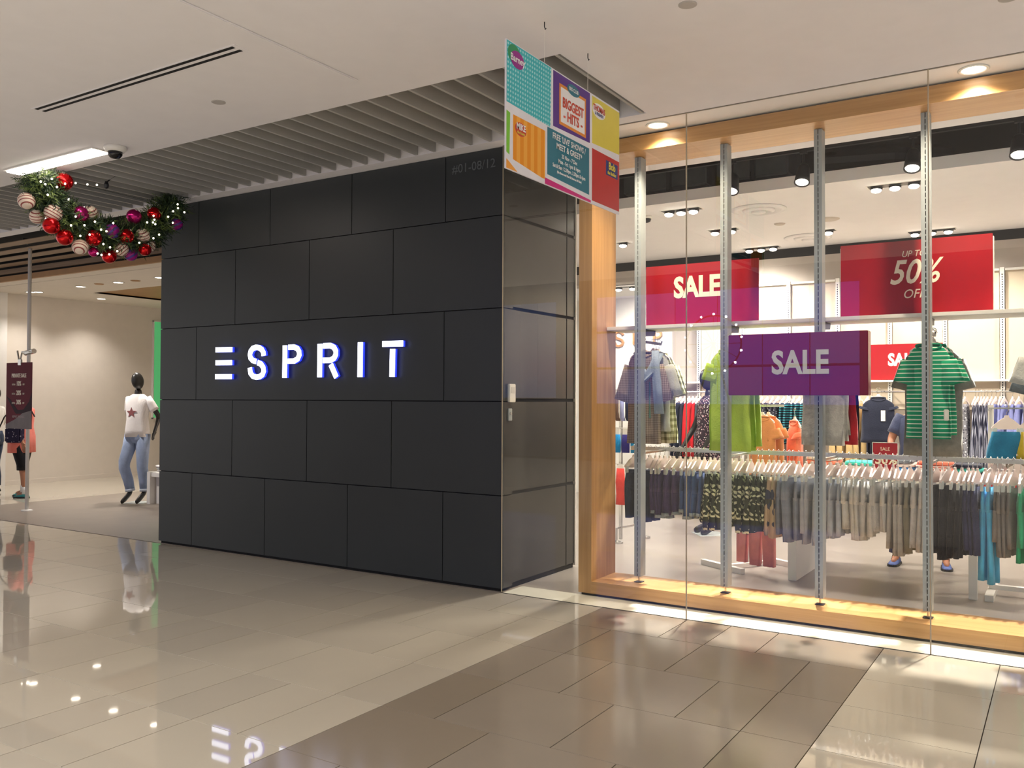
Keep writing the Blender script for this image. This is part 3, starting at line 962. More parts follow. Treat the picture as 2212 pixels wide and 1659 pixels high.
# (kind, plural wording, fabric, how many, first x, last x, length, options)
BATCH = [('jeans', 'dark indigo jeans', 'denim_dark', 4, -3.14, -3.00, (0.42, 0.46), dict()),
         ('jeans', 'violet washed cuffed jeans', 'denim_violet', 6, -2.955, -2.735, (0.36, 0.40), dict(cuff='cuff')),
         ('jeans', 'mid blue cuffed jeans', 'denim_blue', 5, -2.69, -2.52, (0.34, 0.39), dict(cuff='cuff')),
         ('leaf_shorts', 'leaf printed bloomer shorts', 'leaf', 12, -2.475, -1.995, (0.40, 0.45), dict(bloom=True, hw=0.118, dx=0.024)),
         ('palm_shorts', 'tan and dark palm printed shorts', 'palm', 2, -1.955, -1.915, (0.45, 0.47), dict(bloom=True, hw=0.115, dx=0.022)),
         ('trousers', 'slate blue jersey trousers', 'slate', 4, -1.875, -1.755, (0.45, 0.50), dict()),
         ('trousers', 'pale blue grey jersey trousers', 'bluegrey', 7, -1.705, -1.435, (0.42, 0.50), dict(flare=1.1)),
         ('trousers', 'light grey jogging trousers', 'palegrey', 7, -1.385, -1.135, (0.36, 0.45), dict(dx=0.022)),
         ('trousers', 'mid grey wide jersey trousers', 'midgrey', 3, -1.09, -1.01, (0.48, 0.53), dict(flare=1.2)),
         ('trousers', 'olive grey twill trousers', 'olive', 1, -0.965, -0.965, (0.50, 0.50), dict()),
         ('trousers', 'light grey wide leg trousers', 'palegrey', 3, -0.915, -0.835, (0.46, 0.50), dict(flare=1.15)),
         ('trousers', 'black navy twill trousers', 'blacknavy', 5, -0.79, -0.635, (0.48, 0.53), dict()),
         ('trousers', 'navy twill trousers', 'navy', 3, -0.595, -0.53, (0.44, 0.48), dict()),
         ('leggings', 'long sky blue leggings', 'sky', 2, -0.49, -0.455, (0.66, 0.68), dict(hw=0.08)),
         ('trousers', 'charcoal jersey trousers', 'charcoal', 4, -0.415, -0.315, (0.38, 0.47), dict()),
         ('trousers', 'bright green jersey trousers', 'green', 6, -0.27, -0.08, (0.40, 0.52), dict())]
rg = random.Random(3)
sd = 0
for kind, words, fk, n, xa, xb, (la, lb), op in BATCH:
    op = dict(op)
    if op.get('cuff'):
        op['cuff'] = F[op['cuff']]
    var = [trouser_mesh(kind, F[fk], la + (lb - la) * v, sd + v * 3, **op) for v in (0.0, 0.5, 1.0)]
    sd += 20
    for i in range(n):
        x = xa + (xb - xa) * (i / (n - 1) if n > 1 else 0) + rg.uniform(-0.006, 0.006)
        yaw = rg.choice((-0.12, -0.22, -0.32, -0.05, -0.42)) if n > 2 else -0.2
        loc = (x, RAILY + rg.uniform(-0.012, 0.012), RAILZ + 0.002)
        which = ORD[i] + ' of the ' + words if n > 1 else 'single pair of ' + words
        lab = which + (' on the window rail from the jamb' if n > 1 else ' on the window rail, between grey jersey ones')
        me = var[(i * 2 + (i // 2)) % 3] if n > 1 else var[1]
        o = place(kind, me, None, loc, (0, 0, yaw))
        tag(o, lab, 'shorts' if 'shorts' in kind else 'trousers', 'trousers on the long window rail')
        make_hanger('white clip hanger that holds the ' + which, loc, yaw, 'clip hangers on the long window rail')
        if fk in ('palegrey', 'navy', 'leaf', 'charcoal') and i % 3 == 1 and n > 1:
            MB().box(0.02, 0.03, -0.085, -0.060, -0.19 - la * 0.93, -0.19 - la * 0.93 + 0.065, 0.003).build('security_tag', M['tagwhite'], o)

# face-out arms on the posts, each with its row of tops
ARMZ = 2.025
arm0 = thing('face_out_arm', 'steel hook arm with tops on the first window post', 'arm', (POSTX[0], 6.427, ARMZ), 0, 'face-out arms on the window posts')
MB().box(-0.006, 0.006, 0.0, 0.40, -0.022, 0.0, 0.002).build('bar', M['darkmetal'], arm0)
MB().tube([(0, 0.395, -0.012), (0, 0.41, -0.004), (0, 0.418, 0.014)], 0.006, 8).build('tip', M['darkmetal'], arm0)
for x, w in zip(POSTX[1:] + [-0.09], ('on the second window post with lime tops', 'on the third window post with grey tops', 'on the fourth window post with green striped tops', 'nearest the frame edge with pale grey tops')):
    dup(arm0, (x, 6.427, ARMZ), 0, 'steel hook arm ' + w)

C = {}
C['check_brown'] = plaid('brown_check', (122, 108, 98), (152, 138, 128), (180, 166, 156), 0.014)
C['check_olive'] = plaid('olive_check', (112, 112, 84), (158, 156, 126), (206, 204, 180), 0.05)
C['check_grey'] = plaid('grey_check', (120, 120, 118), (166, 166, 164), (204, 204, 200), 0.022)
C['palegrey'] = fabric('pale_grey_knit', (198, 200, 196))
C['scarf'] = fabric('pale_blue_scarf', (156, 172, 190), var=0.14)
C['teal'] = fabric('sage_lining', (104, 140, 132))
C['lime'] = fabric('lime_cotton', (186, 220, 96), var=0.08)
C['lime_d'] = fabric('lime_cotton_deep', (150, 190, 58), var=0.1)
C['grey'] = fabric('heather_grey', (172, 172, 168), var=0.12, scale=30)
C['grey_d'] = fabric('dark_heather_grey', (134, 133, 126), var=0.12, scale=30)
C['green_stripe'] = stripes('green_white_stripe', (28, 150, 108), (226, 240, 222), 0.0285, 'Z', 0.78)
C['green'] = fabric('green_band', (22, 138, 104))
C['red'] = fabric('red_cotton', (186, 26, 34))
C['navy'] = fabric('navy_cotton', (34, 38, 54))
C['white'] = fabric('white_cotton', (222, 220, 212), var=0.05)
C['bluegrey'] = fabric('blue_grey_cotton', (112, 122, 130))
C['yellow'] = fabric('mustard_cotton', (196, 172, 44))
C['pink'] = fabric('rose_cotton', (186, 92, 100))


def hung(label, mats, hw, L, x, y, seed, group, yaw=0.0, hlabel=None, **kw):
    t = make_tee(label, mats, hw, L, (x, y, ARMZ), seed, group, yaw, **kw)
    make_hanger(hlabel or ('white hanger inside the ' + label), (x, y, ARMZ), yaw + PI / 2, 'hangers on the face-out arms', False)
    return t


# first post: checked shirts, a pale scarf and cardigan over the front one
hung('grey brown checked shirt in front on the first arm', [C['check_brown']], 0.135, 0.72, POSTX[0], 6.475, 11, 'tops on the first arm', name='checked_shirt', sleeve=0.26)
g = make_tee('open pale grey cardigan over the checked shirt on the first arm', [C['palegrey']], 0.13, 0.62, (POSTX[0] + 0.065, 6.53, ARMZ), 12, 'tops on the first arm', name='cardigan', cat='cardigan', sleeve=0.22, deep=0.036)
MB().box(-0.012, 0.0, -0.075, -0.06, -0.62, -0.2).build('sage_lining', C['teal'], g)
sc = thing('scarf', 'pale blue knitted scarf looped over the checked shirt', 'scarf', (POSTX[0] + 0.03, 6.44, 1.92))
cloth_loft(MB(), [((-0.085, 0.045, 0.01), EZ, EY, 0.035, 0.02, 0.5), ((-0.05, 0.015, -0.10), (0.5, 0, 0.8), EY, 0.04, 0.02, 0.8), ((0.0, 0.0, -0.19), (0.2, 0, 1), EY, 0.042, 0.022, 0.8), ((0.06, 0.01, -0.12), (-0.7, 0, 0.7), EY, 0.04, 0.02, 0.8), ((0.095, 0.045, 0.0), (-1, 0, 0.1), EY, 0.036, 0.02, 0.5)], 14, 2, 0.25, True, True).build('loop', C['scarf'], sc, True)
cloth_loft(MB(), [((0.075, 0.02, 0.02), EX, EY, 0.03, 0.016, 0.4), ((0.085, 0.0, -0.1), EX, EY, 0.032, 0.016, 0.8), ((0.10, 0.0, -0.28), EX, EY, 0.036, 0.016, 1), ((0.115, 0.0, -0.48), EX, EY, 0.04, 0.016, 1.2)], 14, 4, 0.25, True, True).build('tail', C['scarf'], sc, True)
for i, (w, dy) in enumerate((('olive and cream checked shirt right behind the cardigan', 0.165), ('olive and cream checked shirt midway on the first arm', 0.225), ('olive and cream checked shirt last on the first arm', 0.285))):
    hung(w, [C['check_olive']], 0.14, 0.72, POSTX[0] + 0.01, 6.475 + dy, 13 + i, 'tops on the first arm', name='checked_shirt', sleeve=0.22, flare=1.1)
# second post: lime tops
for i, (w, dy, k) in enumerate((('lime green top foremost on the second arm', 0.0, 'lime'), ('lime green top second on the second arm', 0.075, 'lime_d'), ('lime green top third on the second arm', 0.145, 'lime_d'), ('lime green top hindmost on the second arm', 0.215, 'lime_d'))):
    hung(w, [C[k]], 0.15, 0.755 - 0.03 * (i % 2), POSTX[1] + (0.0, 0.012, -0.008, 0.01)[i], 6.485 + dy, 21 + i, 'tops on the second arm', name='top', sleeve=0.10, flare=1.08, cat='top')
# third post: grey tops, a red and a navy one behind
for i, (w, dy, k, L) in enumerate((('heather grey top foremost on the third arm', 0.0, 'grey', 0.69), ('heather grey top second on the third arm', 0.075, 'grey', 0.66), ('dark grey top third on the third arm', 0.145, 'grey_d', 0.62))):
    hung(w, [C[k]], 0.14, L, POSTX[2] + (0.0, 0.015, 0.0)[i], 6.485 + dy, 31 + i, 'tops on the third arm', name='top', sleeve=0.14, cat='top')
hung('bright red top behind the grey tops on the third arm', [C['red']], 0.15, 0.69, POSTX[2] + 0.035, 6.70, 35, 'tops on the third arm', name='top', sleeve=0.14, cat='top')
hung('navy top hindmost on the third arm', [C['navy']], 0.16, 0.66, POSTX[2] + 0.03, 6.775, 36, 'tops on the third arm', name='top', sleeve=0.14, cat='top')
# fourth post: green striped shirts, dark grey ones behind
hung('green and white striped shirt foremost on the fourth arm', [C['green_stripe'], C['green']], 0.132, 0.625, POSTX[3], 6.485, 41, 'tops on the fourth arm', tagged=True, sleeve=0.13)
hung('green and white striped shirt second on the fourth arm', [C['green_stripe'], C['green']], 0.132, 0.60, POSTX[3] + 0.02, 6.56, 42, 'tops on the fourth arm', sleeve=0.13)
for i, (w, dy) in enumerate((('dark grey shirt just behind the striped ones', 0.15), ('dark grey shirt midway on the fourth arm', 0.22), ('dark grey shirt hindmost on the fourth arm', 0.285))):
    hung(w, [C['grey_d']], 0.172, 0.75 - 0.02 * i, POSTX[3] + 0.0, 6.485 + dy, 43 + i, 'tops on the fourth arm', sleeve=0.17)
# arm at the edge of the frame
hung('washed grey shirt foremost at the frame edge', [C['palegrey']], 0.14, 0.72, -0.085, 6.485, 51, 'tops on the last arm', sleeve=0.14)
hung('white shirt behind the washed grey one at the frame edge', [C['white']], 0.145, 0.60, -0.09, 6.56, 52, 'tops on the last arm', sleeve=0.14)
hung('blue grey shirt hindmost at the frame edge', [C['bluegrey'], C['yellow']], 0.16, 0.52, -0.07, 6.68, 53, 'tops on the last arm', sleeve=0.2)

# ------------------------------------------------------------------ people and mannequins
def skin_figure(name, J, E, mat, head, face=True, egg=False):
    """One continuous body: joints J {key: (pos, radius)} joined by edges E, grown with a skin, head and face joined on."""
    keys = list(J)
    me = bpy.data.meshes.new(name)
    me.from_pydata([J[k][0] for k in keys], [(keys.index(a), keys.index(b)) for a, b in E], [])
    o = bpy.data.objects.new(name, me)
    COL.objects.link(o)
    o.modifiers.new('skin', 'SKIN')
    if not me.skin_vertices:
        bm = bmesh.new(); bm.from_mesh(me)
        bm.verts.layers.skin.verify()
        bm.to_mesh(me); bm.free()
    for i, k in enumerate(keys):
        r = J[k][1]
        me.skin_vertices[0].data[i].radius = r if isinstance(r, tuple) else (r, r)
        me.skin_vertices[0].data[i].use_root = (k == 'pelvis')
    o.modifiers['skin'].use_smooth_shade = True
    s = o.modifiers.new('sub', 'SUBSURF'); s.levels = 1; s.render_levels = 1
    dg = bpy.context.evaluated_depsgraph_get()
    out = bpy.data.meshes.new_from_object(o.evaluated_get(dg))
    bpy.data.objects.remove(o)
    bm = bmesh.new(); bm.from_mesh(out)
    hp, yaw, tilt = head
    R = Matrix.Translation(hp) @ Matrix.Rotation(yaw, 4, 'Z') @ Matrix.Rotation(tilt, 4, 'X')
    hb = bmesh.new()
    bmesh.ops.create_uvsphere(hb, u_segments=24, v_segments=18, radius=1.0)
    for v in hb.verts:
        x, y, z = v.co
        if egg:
            v.co = Vector((x * 0.070 * (1 - 0.18 * max(0, -z)), y * 0.100 - 0.01 * z, z * 0.128))
        else:
            w = 1 - 0.22 * max(0, -z) ** 1.5
            v.co = Vector((x * 0.073 * w, (y * 0.094 - (0.012 if y < 0 and z < -0.2 else 0)) * (1 - 0.08 * max(0, -z)), z * 0.115))
            if face:
                px, pz = v.co.x, v.co.z
                if y < -0.3:
                    d = math.exp(-((px / 0.012) ** 2) - ((pz + 0.012) / 0.026) ** 2)
                    v.co.y -= 0.024 * d
                    for sx in (-1, 1):
                        d = math.exp(-(((px - sx * 0.03) / 0.016) ** 2) - ((pz - 0.012) / 0.012) ** 2)
                        v.co.y += 0.010 * d
                    d = math.exp(-((px / 0.024) ** 2) - ((pz + 0.056) / 0.008) ** 2)
                    v.co.y -= 0.006 * d
    if face:
        for sx in (-1, 1):
            r = bmesh.ops.create_uvsphere(hb, u_segments=10, v_segments=8, radius=1.0)
            for v in r['verts']:
                v.co = Vector((v.co.x * 0.008 + sx * 0.075, v.co.y * 0.020 + 0.012, v.co.z * 0.030 - 0.002))
            r = bmesh.ops.create_uvsphere(hb, u_segments=10, v_segments=8, radius=0.0115)
            for v in r['verts']:
                v.co += Vector((sx * 0.030, -0.079, 0.012))
    bmesh.ops.transform(hb, matrix=R, verts=hb.verts)
    tmp = bpy.data.meshes.new('t'); hb.to_mesh(tmp); hb.free()
    bm.from_mesh(tmp)
    bpy.data.meshes.remove(tmp)
    bm.to_mesh(out); bm.free()
    out.materials.clear(); out.materials.append(mat)
    out.polygons.foreach_set('use_smooth', [True] * len(out.polygons))
    out.name = name
    return out, R


def skeleton(H=1.0, arms=None, legs=None, w=1.0, belly=0.115, foot=0.0):
    """Joints for a standing figure of about 1.70 m * H that faces -Y; arms/legs give elbow, wrist / knee, ankle per side (-1 left of view, 1)."""
    J = {'pelvis': ((0, 0, 0.95 * H), (0.135 * w, 0.10 * w)), 'waist': ((0, -0.005, 1.10 * H), (belly, belly * 0.8)), 'chest': ((0, 0, 1.28 * H), (0.135 * w, 0.095 * w)),
         'neck0': ((0, 0.01, 1.43 * H), (0.065, 0.055)), 'neck1': ((0, 0.0, 1.53 * H), (0.048, 0.05))}
    E = [('pelvis', 'waist'), ('waist', 'chest'), ('chest', 'neck0'), ('neck0', 'neck1')]
    for s in (-1, 1):
        el, wr = arms[s]
        sh = (s * 0.165 * w, 0.01, 1.385 * H)
        J['sh%d' % s] = (sh, 0.052)
        J['el%d' % s] = (el, 0.038)
        J['wr%d' % s] = (wr, (0.027, 0.022))
        d = (Vector(wr) - Vector(el)).normalized()
        side = d.cross(Vector((1, 0, 0)))
        if side.length < 0.2:
            side = d.cross(Vector((0, 0, 1)))
        side.normalize()
        pal = Vector(wr) + d * 0.075
        J['pa%d' % s] = (tuple(pal), (0.032, 0.016))
        E += [('chest', 'sh%d' % s), ('sh%d' % s, 'el%d' % s), ('el%d' % s, 'wr%d' % s), ('wr%d' % s, 'pa%d' % s)]
        bend = side.cross(d).normalized() * (0.35 * s)
        for q, (off, ln) in enumerate(((-0.027, 0.062), (-0.009, 0.075), (0.009, 0.070), (0.027, 0.055))):
            a = pal + side * off + d * 0.012
            b = a + (d + bend * 0.3).normalized() * ln * 0.5
            c = b + (d + bend).normalized() * ln * 0.5
            for nm, p, r in (('a', a, 0.0095), ('b', b, 0.0085), ('c', c, 0.007)):
                J['f%d%d%s' % (s, q, nm)] = (tuple(p), r)
            E += [('pa%d' % s, 'f%d%da' % (s, q)), ('f%d%da' % (s, q), 'f%d%db' % (s, q)), ('f%d%db' % (s, q), 'f%d%dc' % (s, q))]
        a = Vector(wr) + d * 0.03 + side * -0.03
        b = a + (d * 0.8 - side * 0.8).normalized() * 0.035
        J['t%da' % s] = (tuple(a), 0.012)
        J['t%db' % s] = (tuple(b), 0.009)
        J['t%dc' % s] = (tuple(b + d * 0.03), 0.008)
        E += [('wr%d' % s, 't%da' % s), ('t%da' % s, 't%db' % s), ('t%db' % s, 't%dc' % s)]
        kn, an, to = legs[s]
        J['hi%d' % s] = ((s * 0.088 * w, 0, 0.90 * H), (0.088 * w, 0.09 * w))
        J['kn%d' % s] = (kn, 0.056)
        mid = (Vector(kn) * 0.62 + Vector(an) * 0.38 + Vector((0, 0.012, 0)))
        J['ca%d' % s] = (tuple(mid), 0.052)
        J['an%d' % s] = (an, 0.036)
        J['ba%d' % s] = (tuple(Vector(an) * 0.35 + Vector(to) * 0.65 + Vector((0, 0, -0.008))), (0.046, 0.029))
        J['to%d' % s] = (to, (0.036, 0.016))
        E += [('pelvis', 'hi%d' % s), ('hi%d' % s, 'kn%d' % s), ('kn%d' % s, 'ca%d' % s), ('ca%d' % s, 'an%d' % s), ('an%d' % s, 'ba%d' % s), ('ba%d' % s, 'to%d' % s)]
    return J, E


def limb(mb, pts, radii, n=14, cap0=True, cap1=True):
    return mb.tube(pts, list(radii), n, cap0)


def lerp(a, b, f):
    return tuple(Vector(a) * (1 - f) + Vector(b) * f)


def shirt_on(J, mat, parent, H=1.0, w=1.0, hem=0.78, belly=0.15, sl=0.75, flare=1.05, name='shirt', seed=0, neck=0.085, depth=0.125):
    r = [((0, 0.008, 1.455 * H), EX, EY, neck * 0.82, 0.062, 0), ((0, 0.004, 1.425 * H), EX, EY, neck * 1.35, 0.082, 0), ((0, 0, 1.38 * H), EX, EY, 0.19 * w, 0.10, 0.2), ((0, -0.004, 1.28 * H), EX, EY, 0.185 * w, depth, 0.3), ((0, -0.006, 1.12 * H), EX, EY, belly * 1.1, depth * 1.02, 0.5), ((0, -0.004, 0.98 * H), EX, EY, belly * 1.2 * flare, depth * 1.06 * flare, 0.7), ((0, 0, hem * H), EX, EY, belly * 1.24 * flare, depth * 1.1 * flare, 0.9)]
    o = cloth_loft(MB(), r, 28, seed, 0.10, True, True, sq=2.2).build(name, mat, parent, True)
    for s in (-1, 1):
        a, e = Vector(J['sh%d' % s][0]), Vector(J['el%d' % s][0])
        p0 = a + Vector((-s * 0.03, 0, 0.02))
        d = (e - p0)
        limb(MB(), [p0, p0 + d * 0.3, p0 + d * 0.55, p0 + d * sl], (0.066, 0.070, 0.066, 0.066)).build('sleeve', mat, parent, True)
    return o


def legs_on(J, mat, parent, to=0.9, r=(0.105, 0.075, 0.056), hipr=(0.165, 0.125), H=1.0, cuff=None):
    mb = cloth_loft(MB(), [((0, 0, 1.03 * H), EX, EY, hipr[0] * 0.92, hipr[1] * 0.92, 0), ((0, 0, 0.95 * H), EX, EY, hipr[0], hipr[1], 0.2), ((0, 0, 0.86 * H), EX, EY, hipr[0] * 1.02, hipr[1], 0.3), ((0, 0, 0.80 * H), EX, EY, hipr[0] * 0.85, hipr[1] * 0.8, 0.2)], 24, 1, 0.08, True, True, sq=2.2)
    mb.build('waist', mat, parent, True)
    for s in (-1, 1):
        h, k, a = (Vector(J[q % s][0]) for q in ('hi%d', 'kn%d', 'an%d'))
        pts = [h + Vector((0, 0, 0.02)), h * 0.6 + k * 0.4, k + Vector((0, 0, 0.05)), k - Vector((0, 0, 0.04))]
        rad = [r[0], r[0] * 0.88, r[1], r[1] * 0.95]
        if to > 0.5:
            pts += [k * (1 - to * 0.6) + a * to * 0.6 + Vector((0, 0.01, 0)), k * (1 - to) + a * to]
            rad += [(r[1] + r[2]) / 2, r[2]]
        lo = limb(MB(), pts, rad).build('trouser_leg', mat, parent, True)
        if cuff:
            e = pts[-1]; dd = (pts[-1] - pts[-2]).normalized()
            limb(MB(), [e - dd * 0.035, e + dd * 0.004], [rad[-1] + 0.006, rad[-1] + 0.006]).build('cuff', cuff, lo, True)


def shoe(parent, an, to, mats, name='shoe'):
    """A trainer: upper, sole and laces, heel at the ankle, pointing at the toe."""
    a, t = Vector((an[0], an[1], 0)), Vector((to[0], to[1], 0))
    d = (t - a).normalized(); s = Vector((-d.y, d.x, 0))
    L = (t - a).length + 0.10
    st = a - d * 0.06
    R, S = [], []
    for f, w, h in ((0, 0.022, 0.055), (0.08, 0.034, 0.085), (0.3, 0.036, 0.095), (0.5, 0.042, 0.07), (0.72, 0.046, 0.05), (0.92, 0.036, 0.036), (1.0, 0.018, 0.025)):
        c = st + d * L * f
        R.append([c + s * w * math.cos(q) + Vector((0, 0, 0.016 + (h - 0.016) * max(0, math.sin(q)))) for q in [2 * PI * k / 12 for k in range(12)]])
        S.append([c + s * (w + 0.006) + Vector((0, 0, 0.001)), c - s * (w + 0.006) + Vector((0, 0, 0.001)), c - s * (w + 0.005) + Vector((0, 0, 0.022)), c + s * (w + 0.005) + Vector((0, 0, 0.022))])
    o = MB().rings(R).build(name, mats[0], parent, True)
    MB().rings(S).build('sole', mats[1], o)
    mb = MB()
    for f in (0.42, 0.5, 0.58):
        c = st + d * L * f + Vector((0, 0, 0.088 - (f - 0.4) * 0.16))
        mb.tube([c + s * 0.028, c + Vector((0, 0, 0.004)), c - s * 0.028], 0.004, 6)
    mb.build('laces', mats[2], o)
    return o


SK = pm('skin_brown', (158, 104, 76), rough=0.55, var=0.04)
SK2 = pm('skin_tan', (176, 122, 90), rough=0.55, var=0.04)
HAIR = pm('black_hair', (24, 20, 18), rough=0.5, var=0.3, scale=60, stretch=(1, 1, 0.1))
MANQ = pm('mannequin_black', (40, 39, 37), rough=0.32, var=0.05)


def hair_cap(parent, R, long=0.0):
    hb = bmesh.new()
    bmesh.ops.create_uvsphere(hb, u_segments=20, v_segments=14, radius=1.0)
    dele = []
    for v in hb.verts:
        x, y, z = v.co
        v.co = Vector((x * 0.081, y * 0.102 + 0.006, z * 0.122 + 0.004))
        if z < -0.15 - long or (y < -0.45 and z < 0.45):
            dele.append(v)
    bmesh.ops.delete(hb, geom=dele, context='VERTS')
    bmesh.ops.solidify(hb, geom=hb.faces[:], thickness=0.012)
    bmesh.ops.transform(hb, matrix=R, verts=hb.verts)
    return MB().bm(hb).build('hair', HAIR, parent, True)


# the shopper in coral behind the hanging notice, walking to the left
ang = math.radians(-72)      # faces -X (and a little to us)
t = thing('person', 'person in a coral top and black leggings behind the maroon notice', 'person', (-13.74, 7.44, 0), ang)
legs_ = {-1: ((-0.09, -0.06, 0.47), (-0.09, -0.04, 0.085), (-0.095, -0.20, 0.03)), 1: ((0.09, 0.10, 0.47), (0.09, 0.16, 0.085), (0.095, 0.0, 0.03))}
arms_ = {-1: ((-0.25, -0.10, 1.10), (-0.19, -0.22, 0.98)), 1: ((0.24, 0.15, 1.10), (0.22, 0.22, 0.86))}
J, E_ = skeleton(0.97, arms_, legs_, 1.06, 0.14)
me, R = skin_figure('body', J, E_, SK2, ((0, -0.012, 1.595), 0, 0.0))
place('body', me, t)
hair_cap(t, R, 0.35)
CORAL = fabric('coral_cotton', (230, 128, 114), var=0.06)
BLK = fabric('black_jersey', (22, 22, 26), var=0.1)
shirt_on(J, CORAL, t, 0.97, 1.05, 0.72, 0.165, 0.75, 1.1, seed=3)
legs_on(J, BLK, t, 0.45, (0.105, 0.082, 0.07), H=0.97)
TEAL = pm('teal_mesh', (60, 150, 146), rough=0.6, var=0.25, scale=40)
BLKR = pm('black_rubber', (28, 30, 30), rough=0.6)
for s in (-1, 1):
    limb(MB(), [Vector(J['an%d' % s][0]) + Vector((0, 0, -0.02)), Vector(J['an%d' % s][0]) + Vector((0, 0, 0.09))], [0.047, 0.05]).build('sock', C['white'], t, True)
    shoe(t, J['an%d' % s][0], J['to%d' % s][0], (TEAL, BLKR, BLKR))
bag = cells('bag_print', (44, 40, 62), (176, 168, 178), scale=22, thr=0.22)
bo = MB().box(-0.06, 0.06, -0.22, 0.06, 0.86, 1.09, 0.02).build('shoulder_bag', bag, t, loc=(0.235, 0.17, 0))
MB().tube([(0.235, -0.2, 1.08), (0.19, -0.15, 1.25), (0.06, -0.06, 1.44), (-0.04, 0.07, 1.43), (-0.1, 0.14, 1.25)], 0.010, 8).build('bag_strap', BLKR, t)

# the shopper at the left edge: only a sleeve and an elbow reach into the picture
t = thing('person', 'person in a white top with dark sleeve bands at the picture edge', 'person', (-14.72, 7.52, 0), math.radians(-60))
arms_ = {-1: ((-0.26, -0.02, 1.10), (-0.2, -0.22, 1.05)), 1: ((0.30, -0.0, 1.09), (0.14, -0.22, 1.12))}
legs_ = {-1: ((-0.09, -0.03, 0.48), (-0.09, 0.0, 0.085), (-0.095, -0.15, 0.03)), 1: ((0.09, -0.03, 0.48), (0.09, 0.02, 0.085), (0.095, -0.13, 0.03))}
J, E_ = skeleton(0.98, arms_, legs_)
me, R = skin_figure('body', J, E_, SK2, ((0, -0.012, 1.61), 0, 0.0))
place('body', me, t)
hair_cap(t, R, 0.3)
shirt_on(J, C['white'], t, 0.98, 1.0, 0.86, 0.15, 0.85, 1.0, seed=5)
mb = MB()
for s in (-1, 1):
    a, e = Vector(J['sh%d' % s][0]), Vector(J['el%d' % s][0])
    for q in (-0.016, 0.0, 0.016):
        mb.tube([a * (1 - f) + e * f + Vector((s * 0.060, q, 0.025)) for f in (0.1, 0.4, 0.82)], 0.004, 6)
mb.build('sleeve_bands', BLKR, t)
legs_on(J, F['denim_dark'], t, 0.92, (0.10, 0.07, 0.06), H=0.98)
for s in (-1, 1):
    shoe(t, J['an%d' % s][0], J['to%d' % s][0], (BLKR, C['white'], C['white']))

# the shopper in navy behind the white table, both arms down to the clothes on it
t = thing('person', 'person in a navy shirt leaning over the white table of folded clothes', 'person', (-1.17, 9.02, 0), 0.05)
arms_ = {-1: ((-0.25, -0.03, 1.18), (-0.24, -0.24, 1.01)), 1: ((0.25, -0.06, 1.18), (0.22, -0.32, 1.02))}
legs_ = {-1: ((-0.17, -0.02, 0.49), (-0.21, 0.0, 0.085), (-0.23, -0.16, 0.03)), 1: ((0.17, -0.02, 0.49), (0.21, 0.0, 0.085), (0.23, -0.16, 0.03))}
J, E_ = skeleton(1.0, arms_, legs_, 1.08, 0.135)
me, R = skin_figure('body', J, E_, SK, ((0, -0.03, 1.635), 0, 0.25))
place('body', me, t)
hair_cap(t, R, 0.0)
NAVY = fabric('navy_shirt', (52, 58, 84), var=0.08)
shirt_on(J, NAVY, t, 1.0, 1.06, 0.84, 0.16, 0.75, 1.0, seed=8)
legs_on(J, F['navy'], t, 0.95, (0.105, 0.08, 0.07), H=1.0)
BLUE = pm('blue_trainer', (70, 90, 150), rough=0.6, var=0.2, scale=30)
for s in (-1, 1):
    shoe(t, J['an%d' % s][0], J['to%d' % s][0], (BLUE, BLKR, BLKR))

# the mannequin in the star shirt by the entrance
t = thing('mannequin', 'black mannequin in a white star shirt and pale jeans at the entrance', 'mannequin', (-11.62, 7.99, 0), math.radians(24))
legs_ = {-1: ((-0.15, -0.09, 0.56), (-0.10, 0.0, 0.155), (-0.13, -0.20, 0.022)), 1: ((0.10, -0.03, 0.56), (0.11, 0.02, 0.155), (0.09, -0.18, 0.022))}
arms_ = {-1: ((-0.215, 0.10, 1.26), (-0.07, 0.17, 1.06)), 1: ((0.29, 0.08, 1.27), (0.17, 0.17, 1.05))}
J, E_ = skeleton(1.105, arms_, legs_, 0.95, 0.10)
me, R = skin_figure('body', J, E_, MANQ, ((0.0, -0.015, 1.80), -0.25, 0.12), face=False, egg=True)
place('body', me, t)
WS = fabric('white_star_cotton', (240, 236, 232), var=0.03)
shirt_on(J, WS, t, 1.105, 0.95, 0.885, 0.145, 0.68, 1.04, seed=12, neck=0.095)
star = []
for k in range(10):
    a = PI / 2 + k * PI / 5
    rr = 0.078 if k % 2 == 0 else 0.034
    star.append((rr * math.cos(a) - 0.02, 1.335 + rr * math.sin(a)))
MB().prism(star, 'XZ', -0.139, -0.120).build('star_print', pm('star_print', (142, 84, 84), rough=0.8, var=0.5, scale=120), t)
legs_on(J, fabric('pale_jeans', (150, 166, 194), var=0.16, scale=7), t, 0.94, (0.108, 0.082, 0.063), (0.158, 0.12), H=1.105, cuff=fabric('pale_cuff', (190, 198, 208)))
MB().tube([(0, 0.06, 0.004), (0, 0.06, 0.10)], 0.006, 8).box(-0.16, 0.16, -0.1, 0.2, 0.0003, 0.004).build('base_plate', M['clear'], t)

